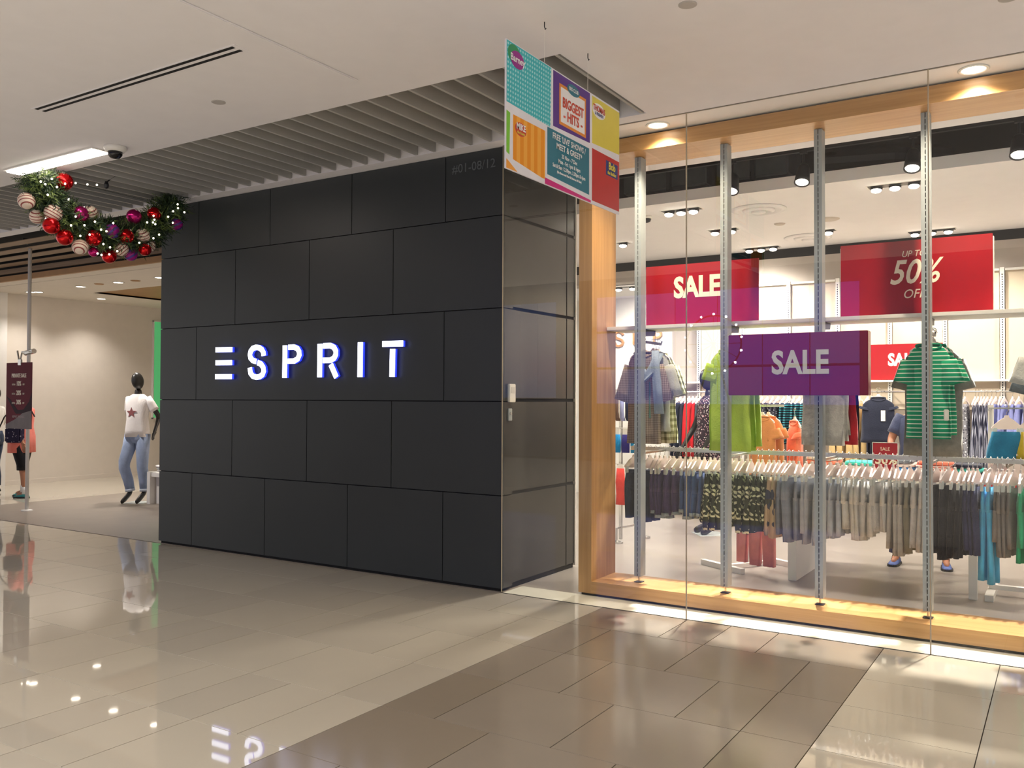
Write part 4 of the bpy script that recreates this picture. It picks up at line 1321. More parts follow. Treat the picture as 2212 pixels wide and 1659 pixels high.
# the dark mannequin in a flowered dress deep in the shop
t = thing('mannequin', 'dark mannequin in a small flowered dress behind the lime tops', 'mannequin', (-3.51, 9.8, 0), math.radians(-50))
arms_ = {-1: ((-0.26, -0.08, 1.23), (-0.21, -0.24, 1.0)), 1: ((0.26, -0.02, 1.23), (0.24, -0.16, 0.99))}
legs_ = {-1: ((-0.09, -0.03, 0.54), (-0.09, 0.0, 0.10), (-0.10, -0.15, 0.022)), 1: ((0.09, -0.01, 0.54), (0.10, 0.02, 0.10), (0.10, -0.14, 0.022))}
J, E_ = skeleton(1.10, arms_, legs_, 0.95, 0.10)
me, R = skin_figure('body', J, E_, MANQ, ((0, -0.012, 1.79), 0, 0), face=False, egg=True)
place('body', me, t)
FLW = cells('flower_print', (52, 42, 48), (176, 138, 146), scale=46, thr=0.34, mark2=(206, 196, 196))
shirt_on(J, FLW, t, 1.10, 0.95, 0.62, 0.14, 0.3, 1.2, name='dress', seed=14)
MB().box(-0.16, 0.16, -0.16, 0.16, 0.0015, 0.006).build('base_plate', M['clear'], t)

# ------------------------------------------------------------------ entrance: notice on its pole, white plinth with shirts, green screen
t = thing('pole', 'thin grey pole from floor to ceiling in the shop entrance', 'pole', (-12.045, 6.6, 0))
MB().tube([(0, 0, 0.003), (0.0, 0, 3.6)], 0.024, 14).build('tube', M['white'], t, True)
MB().lathe([(0.0, 0.0005), (0.075, 0.0005), (0.07, 0.012), (0.03, 0.02), (0.0, 0.02)], n=20).build('base', M['white'], t)
n_ = thing('notice', 'maroon PRIVATE SALE notice clamped to the entrance pole', 'sign', (-12.045, 6.55, 1.575))
xo = -0.135
MB().box(xo - 0.325, xo + 0.325, -0.006, 0.0, -0.455, 0.455, 0.002).build('board', pm('maroon_board', (96, 22, 38), rough=0.6, var=0.15, scale=2, spec=0.15), n_)
mb = MB()
mb.prism([(xo - 0.325, -0.455), (xo + 0.325, -0.455), (xo + 0.325, -0.20), (xo + 0.1, -0.24), (xo - 0.1, -0.33), (xo - 0.325, -0.40)], 'XZ', -0.0072, -0.006)
mb.build('grey_print', pm('grey_print', (126, 118, 118), rough=0.6, var=0.1, spec=0.15), n_)
mb = MB().prism([(xo - 0.325, 0.0), (xo - 0.20, -0.06), (xo - 0.02, -0.2), (xo + 0.12, -0.19), (xo + 0.26, -0.08), (xo + 0.325, 0.05), (xo + 0.325, -0.21), (xo + 0.16, -0.245), (xo - 0.06, -0.25), (xo - 0.1, -0.225)], 'XZ', -0.0070, -0.006)
mb.build('dark_print', pm('dark_print', (44, 18, 30), rough=0.6, spec=0.15), n_)
letters(n_, 'PRIVATE SALE', 0.075, xo, 0.275, y=-0.0075, sx=0.8, bold=0.002)
for k, s_ in enumerate(('10%', '20%', '30%')):
    z = 0.165 - 0.128 * k
    letters(n_, 'EXTRA', 0.034, xo - 0.13, z - 0.012, y=-0.0075, sx=0.8)
    letters(n_, s_, 0.09, xo, z, y=-0.0075, sx=0.8, bold=0.002)
    letters(n_, 'OFF', 0.034, xo + 0.12, z - 0.012, y=-0.0075, sx=0.8)
letters(n_, 'ESPRIT FRIENDS', 0.042, xo, -0.29, pm('faint_lettering', (170, 150, 150), rough=0.5), y=-0.0078, sx=1.05)
cl = MB().box(xo - 0.03, xo + 0.05, -0.012, 0.012, 0.42, 0.5, 0.004).tube([(xo - 0.02, 0, 0.49), (xo - 0.06, 0, 0.62)], 0.012, 8).tube([(xo + 0.02, 0, 0.49), (xo + 0.06, 0, 0.60), (0.1, 0.0, 0.60)], 0.012, 8)
cl.build('clamp', M['chrome'], n_)
MB().tube([(-0.07, 0.045, 0.585), (0.14, 0.045, 0.61)], 0.035, 12).build('clamp_collar', M['chrome'], n_)

t = thing('display_plinth', 'low white plinth beside the star shirt mannequin', 'plinth', (-11.40, 8.0, 0))
MB().box(0.0, 0.07, 0.0, 0.8, 0.001, 0.47).box(0.07, 0.75, 0.02, 0.78, 0.40, 0.46).box(0.09, 0.75, 0.09, 0.12, 0.002, 0.40).build('carcass', M['white'], t)
STAR = cells('star_shirt_print', (232, 226, 222), (190, 70, 66), scale=16, thr=0.28)
FOLD = {}


def folded_mesh(w, d, h, seed):
    k = (w, d, h, seed % 3)
    if k not in FOLD:
        rng = random.Random(seed % 3)
        R_ = []
        for j, (zz, s_) in enumerate(((0.0, 0.93), (0.2, 1.0), (0.8, 1.0), (1.0, 0.92))):
            ring = []
            for q in range(20):
                a = 2 * PI * q / 20
                x = math.copysign(abs(math.cos(a)) ** 0.35, math.cos(a)); y = math.copysign(abs(math.sin(a)) ** 0.35, math.sin(a))
                wv = 0.012 * math.sin(3 * a + j + seed)
                ring.append((w / 2 * x * s_ + wv, d / 2 * y * s_ + wv, h * (zz + (0.12 * math.sin(2 * a + seed) if 0 < j < 3 else 0))))
            R_.append(ring)
        FOLD[k] = MB().rings(R_).mesh('folded_shirt', M['white'])
    return FOLD[k]


def stack(x, y, z, mats, words, group, w=0.26, d=0.32, h=0.032, seed=0):
    pos = ['lowest', 'second', 'third', 'fourth', 'fifth', 'sixth']
    for i, (m, cw) in enumerate(mats):
        me = folded_mesh(w, d, h, seed + i).copy()
        me.materials[0] = m
        me.polygons.foreach_set('use_smooth', [True] * len(me.polygons))
        o = place('folded_shirt', me, None, (x + 0.006 * math.sin(i * 3 + seed), y + 0.008 * math.cos(i * 2 + seed), z + i * (h + 0.001)), (0, 0, 0.04 * math.sin(i + seed)))
        tag(o, '%s folded shirt %s in the stack %s' % (cw, 'topmost' if i == len(mats) - 1 else pos[i] + ' up', words), 'shirt', group)


stack(-11.15, 8.28, 0.461, [(STAR, 'white star printed'), (C['palegrey'], 'pale grey'), (STAR, 'white star printed')], 'on the low white plinth', 'folded shirts on the plinth', 0.4, 0.4, 0.034)

t = thing('green_screen', 'tall bright green panel on the cream wall behind the mannequin', 'panel', (-15.777, 11.9, 2.13))
MB().box(0.0, 0.03, -0.72, 0.72, -0.98, 0.98).build('face', em('green_face', (104, 204, 132), 0.42, (60, 170, 96)), t)
MB().box(0.0, 0.036, -0.745, -0.72, -1.0, 1.0).box(0.0, 0.036, 0.72, 0.745, -1.0, 1.0).box(0.0, 0.036, -0.745, 0.745, 0.98, 1.0).box(0.0, 0.036, -0.745, 0.745, -1.0, -0.98).build('frame', M['white'], t)

# ------------------------------------------------------------------ shop floor: table, stands and what hangs on them
t = thing('display_table', 'white table piled with folded clothes behind the window rail', 'table', (-1.32, 8.2, 0))
MB().box(-0.72, 0.72, -0.5, 0.52, 0.88, 0.925, 0.004).build('table_top', M['white'], t)
MB().box(-0.72, -0.65, -0.54, 0.56, 0.002, 0.88, 0.003).build('end_panel', M['white'], t)
for y in (-0.5, 0.46):
    MB().box(0.66, 0.72, y, y + 0.06, 0.002, 0.88, 0.003).build('leg', M['white'], t)
MB().box(-0.65, 0.66, 0.0, 0.06, 0.80, 0.88).build('rail', M['white'], t)
COR = stripes('coral_white_stripe', (232, 226, 218), (206, 92, 78), 0.018, 'Z', 0.5)
TQ = fabric('turquoise_cotton', (64, 190, 178))
BLU = fabric('bright_blue_cotton', (46, 132, 206))
CORP = fabric('salmon_cotton', (226, 128, 104))
stack(-1.83, 8.08, 0.926, [(CORP, 'salmon'), (C['white'], 'white'), (CORP, 'salmon'), (C['white'], 'white')], 'at the end panel of the white table', 'folded shirts on the white table', seed=1)
stack(-1.52, 8.10, 0.926, [(C['pink'], 'rose'), (C['white'], 'white'), (TQ, 'turquoise')], 'second along the white table', 'folded shirts on the white table', seed=2)
stack(-1.22, 8.12, 0.926, [(C['white'], 'white'), (BLU, 'bright blue'), (C['white'], 'white'), (C['bluegrey'], 'blue grey')], 'midway along the white table', 'folded shirts on the white table', seed=3)
stack(-0.93, 8.05, 0.926, [(COR, 'coral striped'), (CORP, 'salmon'), (COR, 'coral striped'), (CORP, 'salmon')], 'before the shopper in navy', 'folded shirts on the white table', seed=4)
stack(-0.70, 8.25, 0.926, [(C['navy'], 'navy'), (TQ, 'turquoise'), (C['navy'], 'navy')], 'at the far end of the white table', 'folded shirts on the white table', 0.2, 0.28, seed=5)

# four-way stand with peach clothes
t = thing('four_way_stand', 'white four-way stand with peach clothes beside the table', 'stand', (-2.50, 8.10, 0), math.radians(-30))
MB().box(-0.02, 0.02, -0.02, 0.02, 0.03, 1.52).build('column', M['white'], t)
MB().box(-0.30, 0.24, -0.34, -0.29, 0.002, 0.05).build('foot_bar', M['white'], t)
MB().box(-0.30, 0.24, 0.29, 0.34, 0.002, 0.05).build('foot_bar', M['white'], t)
MB().box(-0.025, 0.025, -0.29, 0.29, 0.004, 0.045).build('cross_bar', M['white'], t)
for a in range(4):
    MB().box(-0.008, 0.008, 0.0, 0.42, 1.49, 1.51).build('arm', M['chrome'], t).rotation_euler = (0, 0, a * PI / 2)
PEACH = fabric('peach_cotton', (224, 146, 100), var=0.1)
PEACHP = fabric('pink_peach_cotton', (226, 140, 122), var=0.1)
CORR = fabric('coral_frill', (236, 128, 100), var=0.2)


def on_stand(label, mats, hw, L, x, y, z, seed, group, yaw=0.0, hang=True, **kw):
    o = make_tee(label, mats, hw, L, (x, y, z), seed, group, yaw, **kw)
    if hang:
        make_hanger('white hanger inside the ' + label, (x, y, z), yaw + PI / 2, 'hangers on the stands', False)
    return o


on_stand('peach top facing the window on the four-way stand', [PEACH], 0.135, 0.56, -2.28, 7.74, 1.50, 61, 'peach clothes on the stand', -0.3, name='top', cat='top', sleeve=0.06)
on_stand('peach top right behind the foremost one on the stand', [PEACH], 0.14, 0.56, -2.25, 7.82, 1.50, 62, 'peach clothes on the stand', -0.3, name='top', cat='top', sleeve=0.06)
on_stand('coral frilled top on the inner arm of the four-way stand', [CORR], 0.085, 0.62, -2.06, 7.98, 1.46, 63, 'peach clothes on the stand', -0.9, name='top', cat='top', sleeve=0.02, deep=0.05)
pt = trouser_mesh('peach_trousers', PEACHP, 0.66, 64, hw=0.12, dx=0.03)
for i, (x, y, w) in enumerate(((-2.27, 7.70, 'long peach trousers foremost on the low arm of the four-way stand'), (-2.42, 7.80, 'long peach trousers behind on the low arm of the four-way stand'))):
    o = place('trousers', pt, None, (x, y, 0.93), (0, 0, -PI / 2 - 0.3))
    tag(o, w, 'trousers', 'peach trousers on the stand')
    make_hanger('white clip hanger that holds the ' + w.replace(' of the four-way stand', ''), (x, y, 0.93), -PI / 2 - 0.3, 'hangers on the stands')
MB().box(-0.008, 0.008, -0.42, -0.0, 0.915, 0.93).build('low_arm', M['chrome'], t)

# double rail stand with skirts by the frame edge
t = thing('skirt_stand', 'white two-tier stand of skirts behind the sky blue leggings', 'stand', (0.0, 8.0, 0))
for x in (-0.52, 0.50):
    MB().box(x - 0.02, x + 0.02, -0.02, 0.02, 0.03, 1.52).build('column', M['white'], t)
    MB().box(x - 0.03, x + 0.03, -0.30, 0.30, 0.002, 0.05).build('foot_bar', M['white'], t)
MB().box(-0.52, 0.5, -0.025, 0.025, 0.05, 0.085).build('cross_bar', M['white'], t)
for z in (1.50, 1.14):
    MB().box(-0.52, 0.5, -0.16 - 0.012, -0.16 + 0.012, z - 0.012, z).build('rail', M['chrome'], t)
    for x in (-0.52, 0.5):
        MB().box(x - 0.01, x + 0.01, -0.16, 0.0, z - 0.024, z - 0.0125).build('rail_arm', M['chrome'], t)
TEALS = fabric('teal_denim', (34, 112, 150), var=0.15)
REDS = fabric('red_coral_jersey', (206, 54, 46), var=0.12)
for i, (m, w, x, z, L, hw) in enumerate(((TEALS, 'teal skirt facing the window on the upper rail of the skirt stand', -0.40, 1.50, 0.24, 0.125), (C['yellow'], 'mustard skirt on the upper rail of the skirt stand', -0.22, 1.50, 0.22, 0.11), (TEALS, 'teal skirt by the frame edge on the upper rail of the skirt stand', -0.08, 1.50, 0.26, 0.12),
                                         (REDS, 'red skirt first from the table on the lower rail of the skirt stand', -0.46, 1.14, 0.27, 0.12), (REDS, 'red skirt second from the table on the lower rail of the skirt stand', -0.33, 1.14, 0.25, 0.12), (REDS, 'red skirt third from the table on the lower rail of the skirt stand', -0.18, 1.14, 0.27, 0.12), (REDS, 'red skirt fourth from the table on the lower rail of the skirt stand', -0.05, 1.14, 0.26, 0.12))):
    me = trouser_mesh('skirt', m, L, 70 + i, hw=hw, dx=0.03, bloom=True)
    loc = (x, 7.84 + (0.0 if z > 1.3 else 0.0), z + 0.001)
    o = place('skirt', me, None, loc, (0, 0, -PI / 2 + (0.3, -0.2, 0.25, 0.6, 0.4, 0.5, 0.2)[i]))
    tag(o, w, 'skirt', 'skirts on the skirt stand')
    make_hanger('clip hanger that holds the ' + w.replace(' on the skirt stand', '').replace(' of the skirt stand', ''), loc, o.rotation_euler[2], 'hangers on the stands')

# accessory stand by the oak jamb
t = thing('accessory_stand', 'narrow steel stand of socks and small packs behind the jamb', 'stand', (-4.12, 8.72, 0))
MB().box(-0.015, 0.015, -0.015, 0.015, 0.03, 1.72).build('column', M['chrome'], t)
MB().lathe([(0, 0.003), (0.07, 0.003), (0.07, 0.02), (0.015, 0.035), (0, 0.035)], (0, -0.1, 0), 16).build('foot', M['chrome'], t)
MB().lathe([(0, 0.003), (0.07, 0.003), (0.07, 0.02), (0.015, 0.035), (0, 0.035)], (0.1, 0.4, 0), 16).build('foot', M['chrome'], t)
MB().tube([(0, -0.1, 0.03), (0, -0.1, 0.16), (0, 0, 0.16)], 0.014, 8).tube([(0.1, 0.4, 0.03), (0.1, 0.4, 0.16), (0, 0, 0.16)], 0.014, 8).build('foot_tube', M['chrome'], t)
for z in (1.66, 1.25, 0.86):
    MB().box(-0.22, 0.26, -0.105, -0.095, z - 0.01, z).build('peg_bar', M['chrome'], t)
    MB().box(-0.005, 0.005, -0.1, 0.0, z - 0.018, z - 0.008).build('peg_arm', M['chrome'], t)
SCOL = [((206, 62, 50), 'red'), ((226, 214, 200), 'cream'), ((96, 74, 62), 'brown'), ((150, 156, 196), 'lilac'), ((34, 38, 60), 'navy')]
for i, (c, w) in enumerate(SCOL):
    o = thing('sock_pair', w + ' pair of socks on a card on the top bar of the accessory stand', 'socks', (-4.24 + 0.062 * i, 8.607, 1.66), 0, 'socks on the accessory stand')
    MB().box(-0.026, 0.026, -0.006, 0.006, -0.09, -0.012, 0.002).build('card', M['white'], o)
    cloth_loft(MB(), [((0, 0, -0.085), EX, EY, 0.024, 0.012, 0), ((0, 0, -0.24), EX, EY, 0.022, 0.012, 0.3), ((0.004, 0, -0.30), EX, EY, 0.028, 0.014, 0.3), ((0.02, 0, -0.34), EX, EY, 0.026, 0.012, 0.3)], 12, i, 0.1, True, True).build('sock', fabric('sock_' + w, c), o, True)
for i, (c, w) in enumerate((((24, 24, 26), 'black'), ((30, 130, 190), 'bright blue'), ((52, 46, 120), 'violet'), ((30, 134, 186), 'azure'))):
    o = thing('underwear_pack', w + ' pack on a white card on the middle bar of the accessory stand', 'pack', (-4.22 + 0.105 * i, 8.607, 1.25), 0, 'packs on the accessory stand')
    MB().box(-0.035, 0.035, -0.006, 0.006, -0.085, -0.012, 0.002).build('card', M['white'], o)
    cloth_loft(MB(), [((0, 0, -0.075), EX, EY, 0.04, 0.016, 0), ((0, 0, -0.16), EX, EY, 0.048, 0.02, 0.4), ((0, 0, -0.27), EX, EY, 0.046, 0.016, 0.4)], 14, i + 4, 0.15, True, True).build('garment', fabric('pack_' + w, c), o, True)
for i, (c, w) in enumerate((((188, 26, 38), 'crimson'), ((206, 60, 52), 'red and white'), ((34, 38, 58), 'navy'))):
    o = thing('swimsuit', w + ' swimsuit on the lowest bar of the accessory stand', 'swimsuit', (-4.20 + 0.13 * i, 8.607, 0.86), 0, 'swimsuits on the accessory stand')
    MB().box(-0.03, 0.03, -0.004, 0.004, -0.06, -0.012, 0.002).build('card', M['white'], o)
    cloth_loft(MB(), [((0, 0, -0.05), EX, EY, 0.045, 0.014, 0), ((0, 0, -0.2), EX, EY, 0.058, 0.02, 0.5), ((0, 0, -0.33), EX, EY, 0.05, 0.02, 0.5), ((0, 0, -0.44), EX, EY, 0.056, 0.016, 0.5)], 14, i + 9, 0.2, True, True).build('garment', fabric('swim_' + w.replace(' ', '_'), c), o, True)

# ------------------------------------------------------------------ back wall: ledge, rail, clothes
t = thing('wall_ledge', 'thin white ledge along the lit back wall above the clothes', 'shelf', (-1.0, 11.03, 1.77))
MB().box(-3.45, 3.0, 0.0, 0.125, 0.0, 0.02).build('board', M['white'], t)
t = thing('wall_rail', 'steel rail under the back wall ledge with clothes on it', 'rail', (-1.0, 10.93, 1.655))
MB().tube([(-3.45, 0, 0), (3.0, 0, 0)], 0.010, 8).build('tube', M['chrome'], t)
for x in UPX:
    MB().box(x + 1.0 - 0.005, x + 1.0 + 0.005, 0.0, 0.195, -0.008, 0.008).build('bracket', M['chrome'], t)
BT = fabric('black_teal', (30, 44, 56))
TEALST = stripes('teal_black_stripe', (24, 30, 38), (60, 140, 150), 0.03, 'Z', 0.6)
DKFL = cells('dark_print', (32, 32, 40), (150, 150, 160), scale=40, thr=0.25)
GRFL = cells('grey_white_print', (140, 140, 146), (236, 236, 240), scale=44, thr=0.4, mark2=(84, 84, 94))
NVST = stripes('navy_white_stripe', (46, 48, 66), (170, 172, 188), 0.012, 'Y', 0.55)
LIL = fabric('lilac_cotton', (128, 134, 186))
KHA = fabric('khaki_cotton', (196, 168, 116), var=0.15)
DGR = fabric('slate_cotton', (72, 76, 86))
dn = 0
for words, mat, n, xa, xb, L, hw in (('navy dress', C['navy'], 3, -4.36, -4.24, 0.72, 0.13), ('red dress', C['red'], 3, -4.18, -4.08, 0.70, 0.13), ('slate grey dress', DGR, 5, -4.03, -3.80, 0.62, 0.13), ('dark printed blouse', DKFL, 4, -3.22, -3.02, 0.42, 0.13), ('teal striped blouse', TEALST, 5, -2.95, -2.70, 0.50, 0.13),
                                     ('khaki fringed top', KHA, 5, -2.34, -1.98, 0.80, 0.13), ('dark navy coat', C['navy'], 3, -1.93, -1.83, 0.85, 0.15), ('grey printed dress', GRFL, 4, -1.10, -0.96, 0.72, 0.10), ('navy striped dress', NVST, 5, -0.86, -0.74, 0.72, 0.10), ('lilac blouse', LIL, 4, -0.70, -0.58, 0.32, 0.10), ('lilac dress', LIL, 3, -0.50, -0.38, 0.5, 0.12)):
    me = trouser_mesh('dress', mat, L, 90 + dn, hw=hw, dx=0.02, bloom=True)
    dn += 1
    for i in range(n):
        x = xa + (xb - xa) * i / max(1, n - 1)
        loc = (x, 10.93, 1.655)
        o = place(words.split()[-1], me, None, loc, (0, 0, -0.2 + 0.1 * math.sin(i * 4)))
        o.location.z += 0.05
        tag(o, '%s of the %ss on the back wall rail, counted from the entrance side' % (ORD[i], words), words.split()[-1], words + 's on the back wall rail')
        make_hanger('white hanger of the %s %s on the back wall rail' % (ORD[i], words), loc, o.rotation_euler[2], 'hangers on the back wall rail', False)
v = make_tee('navy sleeveless top facing out on the back wall with a white swing tag', [C['navy']], 0.17, 0.50, (-1.80, 10.55, 1.68), 99, None, 0.1, name='vest', cat='top', sleeve=0.0)
MB().box(0.03, 0.075, -0.05, -0.046, -0.36, -0.24).build('swing_tag', M['tagwhite'], v)
make_hanger('large white hanger inside the navy sleeveless top', (-1.80, 10.55, 1.68), 0.1 + PI / 2, None, False)
t = thing('garment_hook', 'short steel hook on the back wall with the navy sleeveless top', 'arm', (-1.80, 10.5, 1.678))
MB().box(-0.006, 0.006, 0.0, 0.42, -0.012, 0.0).build('bar', M['chrome'], t)

# ------------------------------------------------------------------ lamps and fittings overhead
def downlight(label, x, y, z, r, group, on=True, name='downlight'):
    t = thing(name, label, 'lamp', (x, y, z), 0, group)
    MB().lathe([(r * 0.78, 0.0), (r, -0.001), (r * 1.02, -0.006), (r * 0.95, -0.010), (r * 0.80, -0.008), (r * 0.76, 0.0)], n=28).build('trim_ring', M['white'], t, True)
    MB().lathe([(0, -0.004), (r * 0.76, -0.004), (r * 0.74, -0.001), (0, -0.001)], n=24).build('lens', M['lamp_on'] if on else M['ceil'], t)
    return t


for x, w in ((-2.568, 'first bright downlight before the oak head board, above the hanging poster side'), (-0.477, 'second bright downlight before the oak head board, past the last glass joint')):
    downlight(w, x, 6.07, 3.602, 0.088, 'downlights before the oak head board')
    lamp('SPOT', 'strip_lamp', (x, 6.075, 3.58), 215, WARM, (x, 6.35, 0), spot_size=math.radians(128), spot_blend=1.0, shadow_soft_size=0.05)

for x, y, w in ((-15.22, 8.36, 'pair of small lamps, the one nearer the pilaster by the pole top'), (-15.09, 8.42, 'pair of small lamps, the one nearer the mannequin by the pole top'), (-13.75, 8.376, 'entrance lamp second from the pole'), (-12.73, 8.382, 'entrance lamp third from the pole'), (-11.66, 8.366, 'entrance lamp against the charcoal wall end'), (-15.1, 9.60, 'entrance lamp set near the cream wall')):
    downlight(w, x, y, 3.386, 0.09, 'entrance ceiling lamps')
for x, y, w in ((-13.17, 8.33, 'small dark ceiling disc between the second and third entrance lamps'), (-12.30, 8.39, 'small dark ceiling disc past the third entrance lamp')):
    d = MB().lathe([(0, -0.012), (0.06, -0.012), (0.075, -0.004), (0.075, 0.0), (0, 0.0)], (x, y, 3.386), 20).build('ceiling_disc', M['bronze'])
    tag(d, w, 'sprinkler', 'ceiling discs')
for x, y, w in ((-4.95, 4.0, 'small flat ceiling disc above the slatted louvre edge'), (-1.65, 4.29, 'small flat ceiling disc above the poster near the picture top'), (-0.24, 5.08, 'round flat ceiling disc cut by the picture top')):
    d = MB().lathe([(0, -0.006), (0.040, -0.006), (0.048, -0.003), (0.048, 0.0), (0, 0.0)], (x, y, 3.6), 24).build('ceiling_disc', pm('disc_grey', (176, 172, 168), rough=0.6))
    tag(d, w, 'sprinkler', 'ceiling discs')

t = thing('air_diffuser', 'long white ceiling air diffuser with two dark slots', 'vent', (-5.13, 3.44, 3.6))
MB().box(-1.07, 1.07, -0.052, 0.052, -0.004, 0.0).build('frame', M['ceil'], t)
for y in (-0.030, 0.024):
    MB().box(-1.04, 1.04, y - 0.012, y + 0.012, -0.0055, -0.004).build('slot', M['joint'], t)

t = thing('strip_lamp', 'glaring white fluorescent strip in the ceiling above the garland', 'lamp', (-7.4, 4.26, 3.6))
MB().box(-0.66, 0.66, -0.065, 0.065, -0.022, 0.0, 0.002).build('diffuser', M['tube_on'], t)
MB().box(-0.68, 0.68, -0.085, -0.066, -0.010, 0.0).box(-0.68, 0.68, 0.066, 0.085, -0.010, 0.0).box(-0.68, -0.661, -0.066, 0.066, -0.010, 0).box(0.661, 0.68, -0.066, 0.066, -0.010, 0).build('frame', M['white'], t)

t = thing('dome_camera', 'white dome security camera on the ceiling beside the strip lamp', 'camera', (-6.55, 4.27, 3.6))
MB().lathe([(0, 0), (0.085, 0), (0.088, -0.02), (0.07, -0.045), (0.0, -0.045)], n=24).build('housing', M['white'], t, True)
MB().lathe([(0.0, -0.045), (0.058, -0.045), (0.055, -0.07), (0.038, -0.092), (0.0, -0.10)], n=20).build('dome', pm('smoked_dome', (18, 18, 20), rough=0.1), t, True)

t = thing('loose_cable', 'short dark cable with a plug dangling from the louvre slats', 'cable', (-7.6, 4.9, 3.6))
MB().tube([(0, 0.12, 0.20), (0, 0.11, 0.12), (0, 0.06, 0.05), (0, 0.0, 0.0), (0, -0.03, -0.03)], 0.006, 8).build('cord', M['darkmetal'], t)
MB().lathe([(0, 0), (0.012, 0.0), (0.022, -0.03), (0.018, -0.06), (0, -0.07)], (0, -0.03, -0.02), 12).build('plug', M['darkmetal'], t)


def lamp_cluster(label, x, y, z, n, dx, group, r=0.045, rise=0.0):
    t = thing('recessed_spot', label, 'lamp', (x, y, z), 0, group)
    w = (n - 1) * dx / 2
    MB().box(-w - 0.08, w + 0.08, -0.07, 0.07, -0.004, 0.0).build('frame', M['white'], t)
    MB().box(-w - 0.07, w + 0.07, -0.06, 0.06, -0.0055, -0.004).build('well', M['darkmetal'], t)
    for i in range(n):
        q = thing('head', None, None); q.parent = t; q.location = (-w + i * dx, 0, -0.012)
        for k in ('label', 'category'):
            if k in q:
                del q[k]
        MB().lathe([(0, 0.0), (r * 1.15, 0.0), (r * 1.15, -0.018), (r * 1.02, -0.022), (0, -0.022)], n=18).build('can', M['darkmetal'], q)
        MB().sphere((0, -0.012, -0.026), r, 14, 8, (1, 1, 0.5)).build('lens', M['lamp_on'], q, True)
    return t


for x, y, n, dx, w in ((-3.28, 8.36, 3, 0.13, 'triple recessed spot by the dropped ceiling edge, nearer the jamb'), (-1.28, 8.36, 3, 0.155, 'triple recessed spot by the dropped ceiling edge, above the 50% sign'), (-3.26, 9.58, 2, 0.19, 'double recessed spot behind the second window post'), (-3.24, 10.96, 3, 0.15, 'triple recessed spot by the black slot near the first SALE board'),
                       (-1.28, 10.84, 3, 0.17, 'triple recessed spot by the black slot above the 50% sign'), (-2.26, 10.22, 1, 0.1, 'single recessed spot beside the rear air diffuser'), (-4.58, 9.76, 1, 0.1, 'single recessed spot close to the oak jamb top')):
    lamp_cluster(w, x, y, 3.47, n, dx, 'recessed spots in the shop ceiling')
lamp_cluster('double recessed spot in the low soffit over the wooden letters', -5.45, 11.7, 3.2, 2, 0.22, 'recessed spots in the shop ceiling')

for x, y, w in ((-2.61, 8.74, 'round ringed air diffuser in the shop ceiling behind the second post'), (-2.57, 10.55, 'round ringed air diffuser in the shop ceiling behind the third post')):
    t = thing('round_diffuser', w, 'vent', (x, y, 3.468), 0, 'round diffusers in the shop ceiling')
    MB().lathe([(0.0, 0.0), (0.27, 0.0), (0.27, -0.006), (0.21, -0.022), (0.19, -0.006), (0.0, -0.006)], n=36).build('outer_ring', M['ceil'], t, True)
    MB().lathe([(0.0, -0.004), (0.16, -0.006), (0.155, -0.02), (0.12, -0.034), (0.105, -0.012), (0.0, -0.010)], n=32).build('middle_ring', M['ceil'], t, True)
    MB().lathe([(0.0, -0.008), (0.07, -0.012), (0.07, -0.034), (0.04, -0.044), (0.0, -0.044)], n=24).build('cone', M['ceil'], t, True)
for x, y, r, w in ((-2.63, 9.57, 0.06, 'little smoke detector between the round diffusers'), (-2.12, 9.59, 0.11, 'flat round ceiling speaker behind the third post')):
    d = MB().lathe([(0, -0.014), (r * 0.8, -0.014), (r, -0.004), (r, 0.0), (0, 0.0)], (x, y, 3.47), 20).build('ceiling_disc', pm('disc_grey_b', (190, 180, 170), rough=0.6))
    tag(d, w, 'detector', 'ceiling discs')
t = thing('dome_camera', 'little black and white dome camera by the first window post', 'camera', (-3.70, 8.46, 3.47))
MB().lathe([(0, 0), (0.05, 0), (0.05, -0.03), (0.0, -0.03)], n=20).build('housing', M['white'], t, True)
MB().lathe([(0.0, -0.03), (0.045, -0.03), (0.035, -0.06), (0.0, -0.072)], n=18).build('dome', M['darkmetal'], t, True)

t = thing('added_soffit_spot', 'added black spot between the brown entrance slats that lights the star shirt', 'lamp', (-11.9, 6.45, 3.70))  # added lamp with no visible source, to brighten the front of the shirt
MB().lathe([(0, 0.0), (0.035, 0.0), (0.035, -0.075), (0.03, -0.075), (0, -0.06)], n=16).build('can', M['darkmetal'], t)
MB().lathe([(0, -0.066), (0.029, -0.066), (0.029, -0.06), (0, -0.06)], n=16).build('lens', M['lamp_on'], t)
lamp('SPOT', 'added_mannequin_spot', (-11.9, 6.46, 3.60), 330, ENTW, (-11.66, 7.95, 1.45), spot_size=math.radians(34), spot_blend=0.6, shadow_soft_size=0.03)

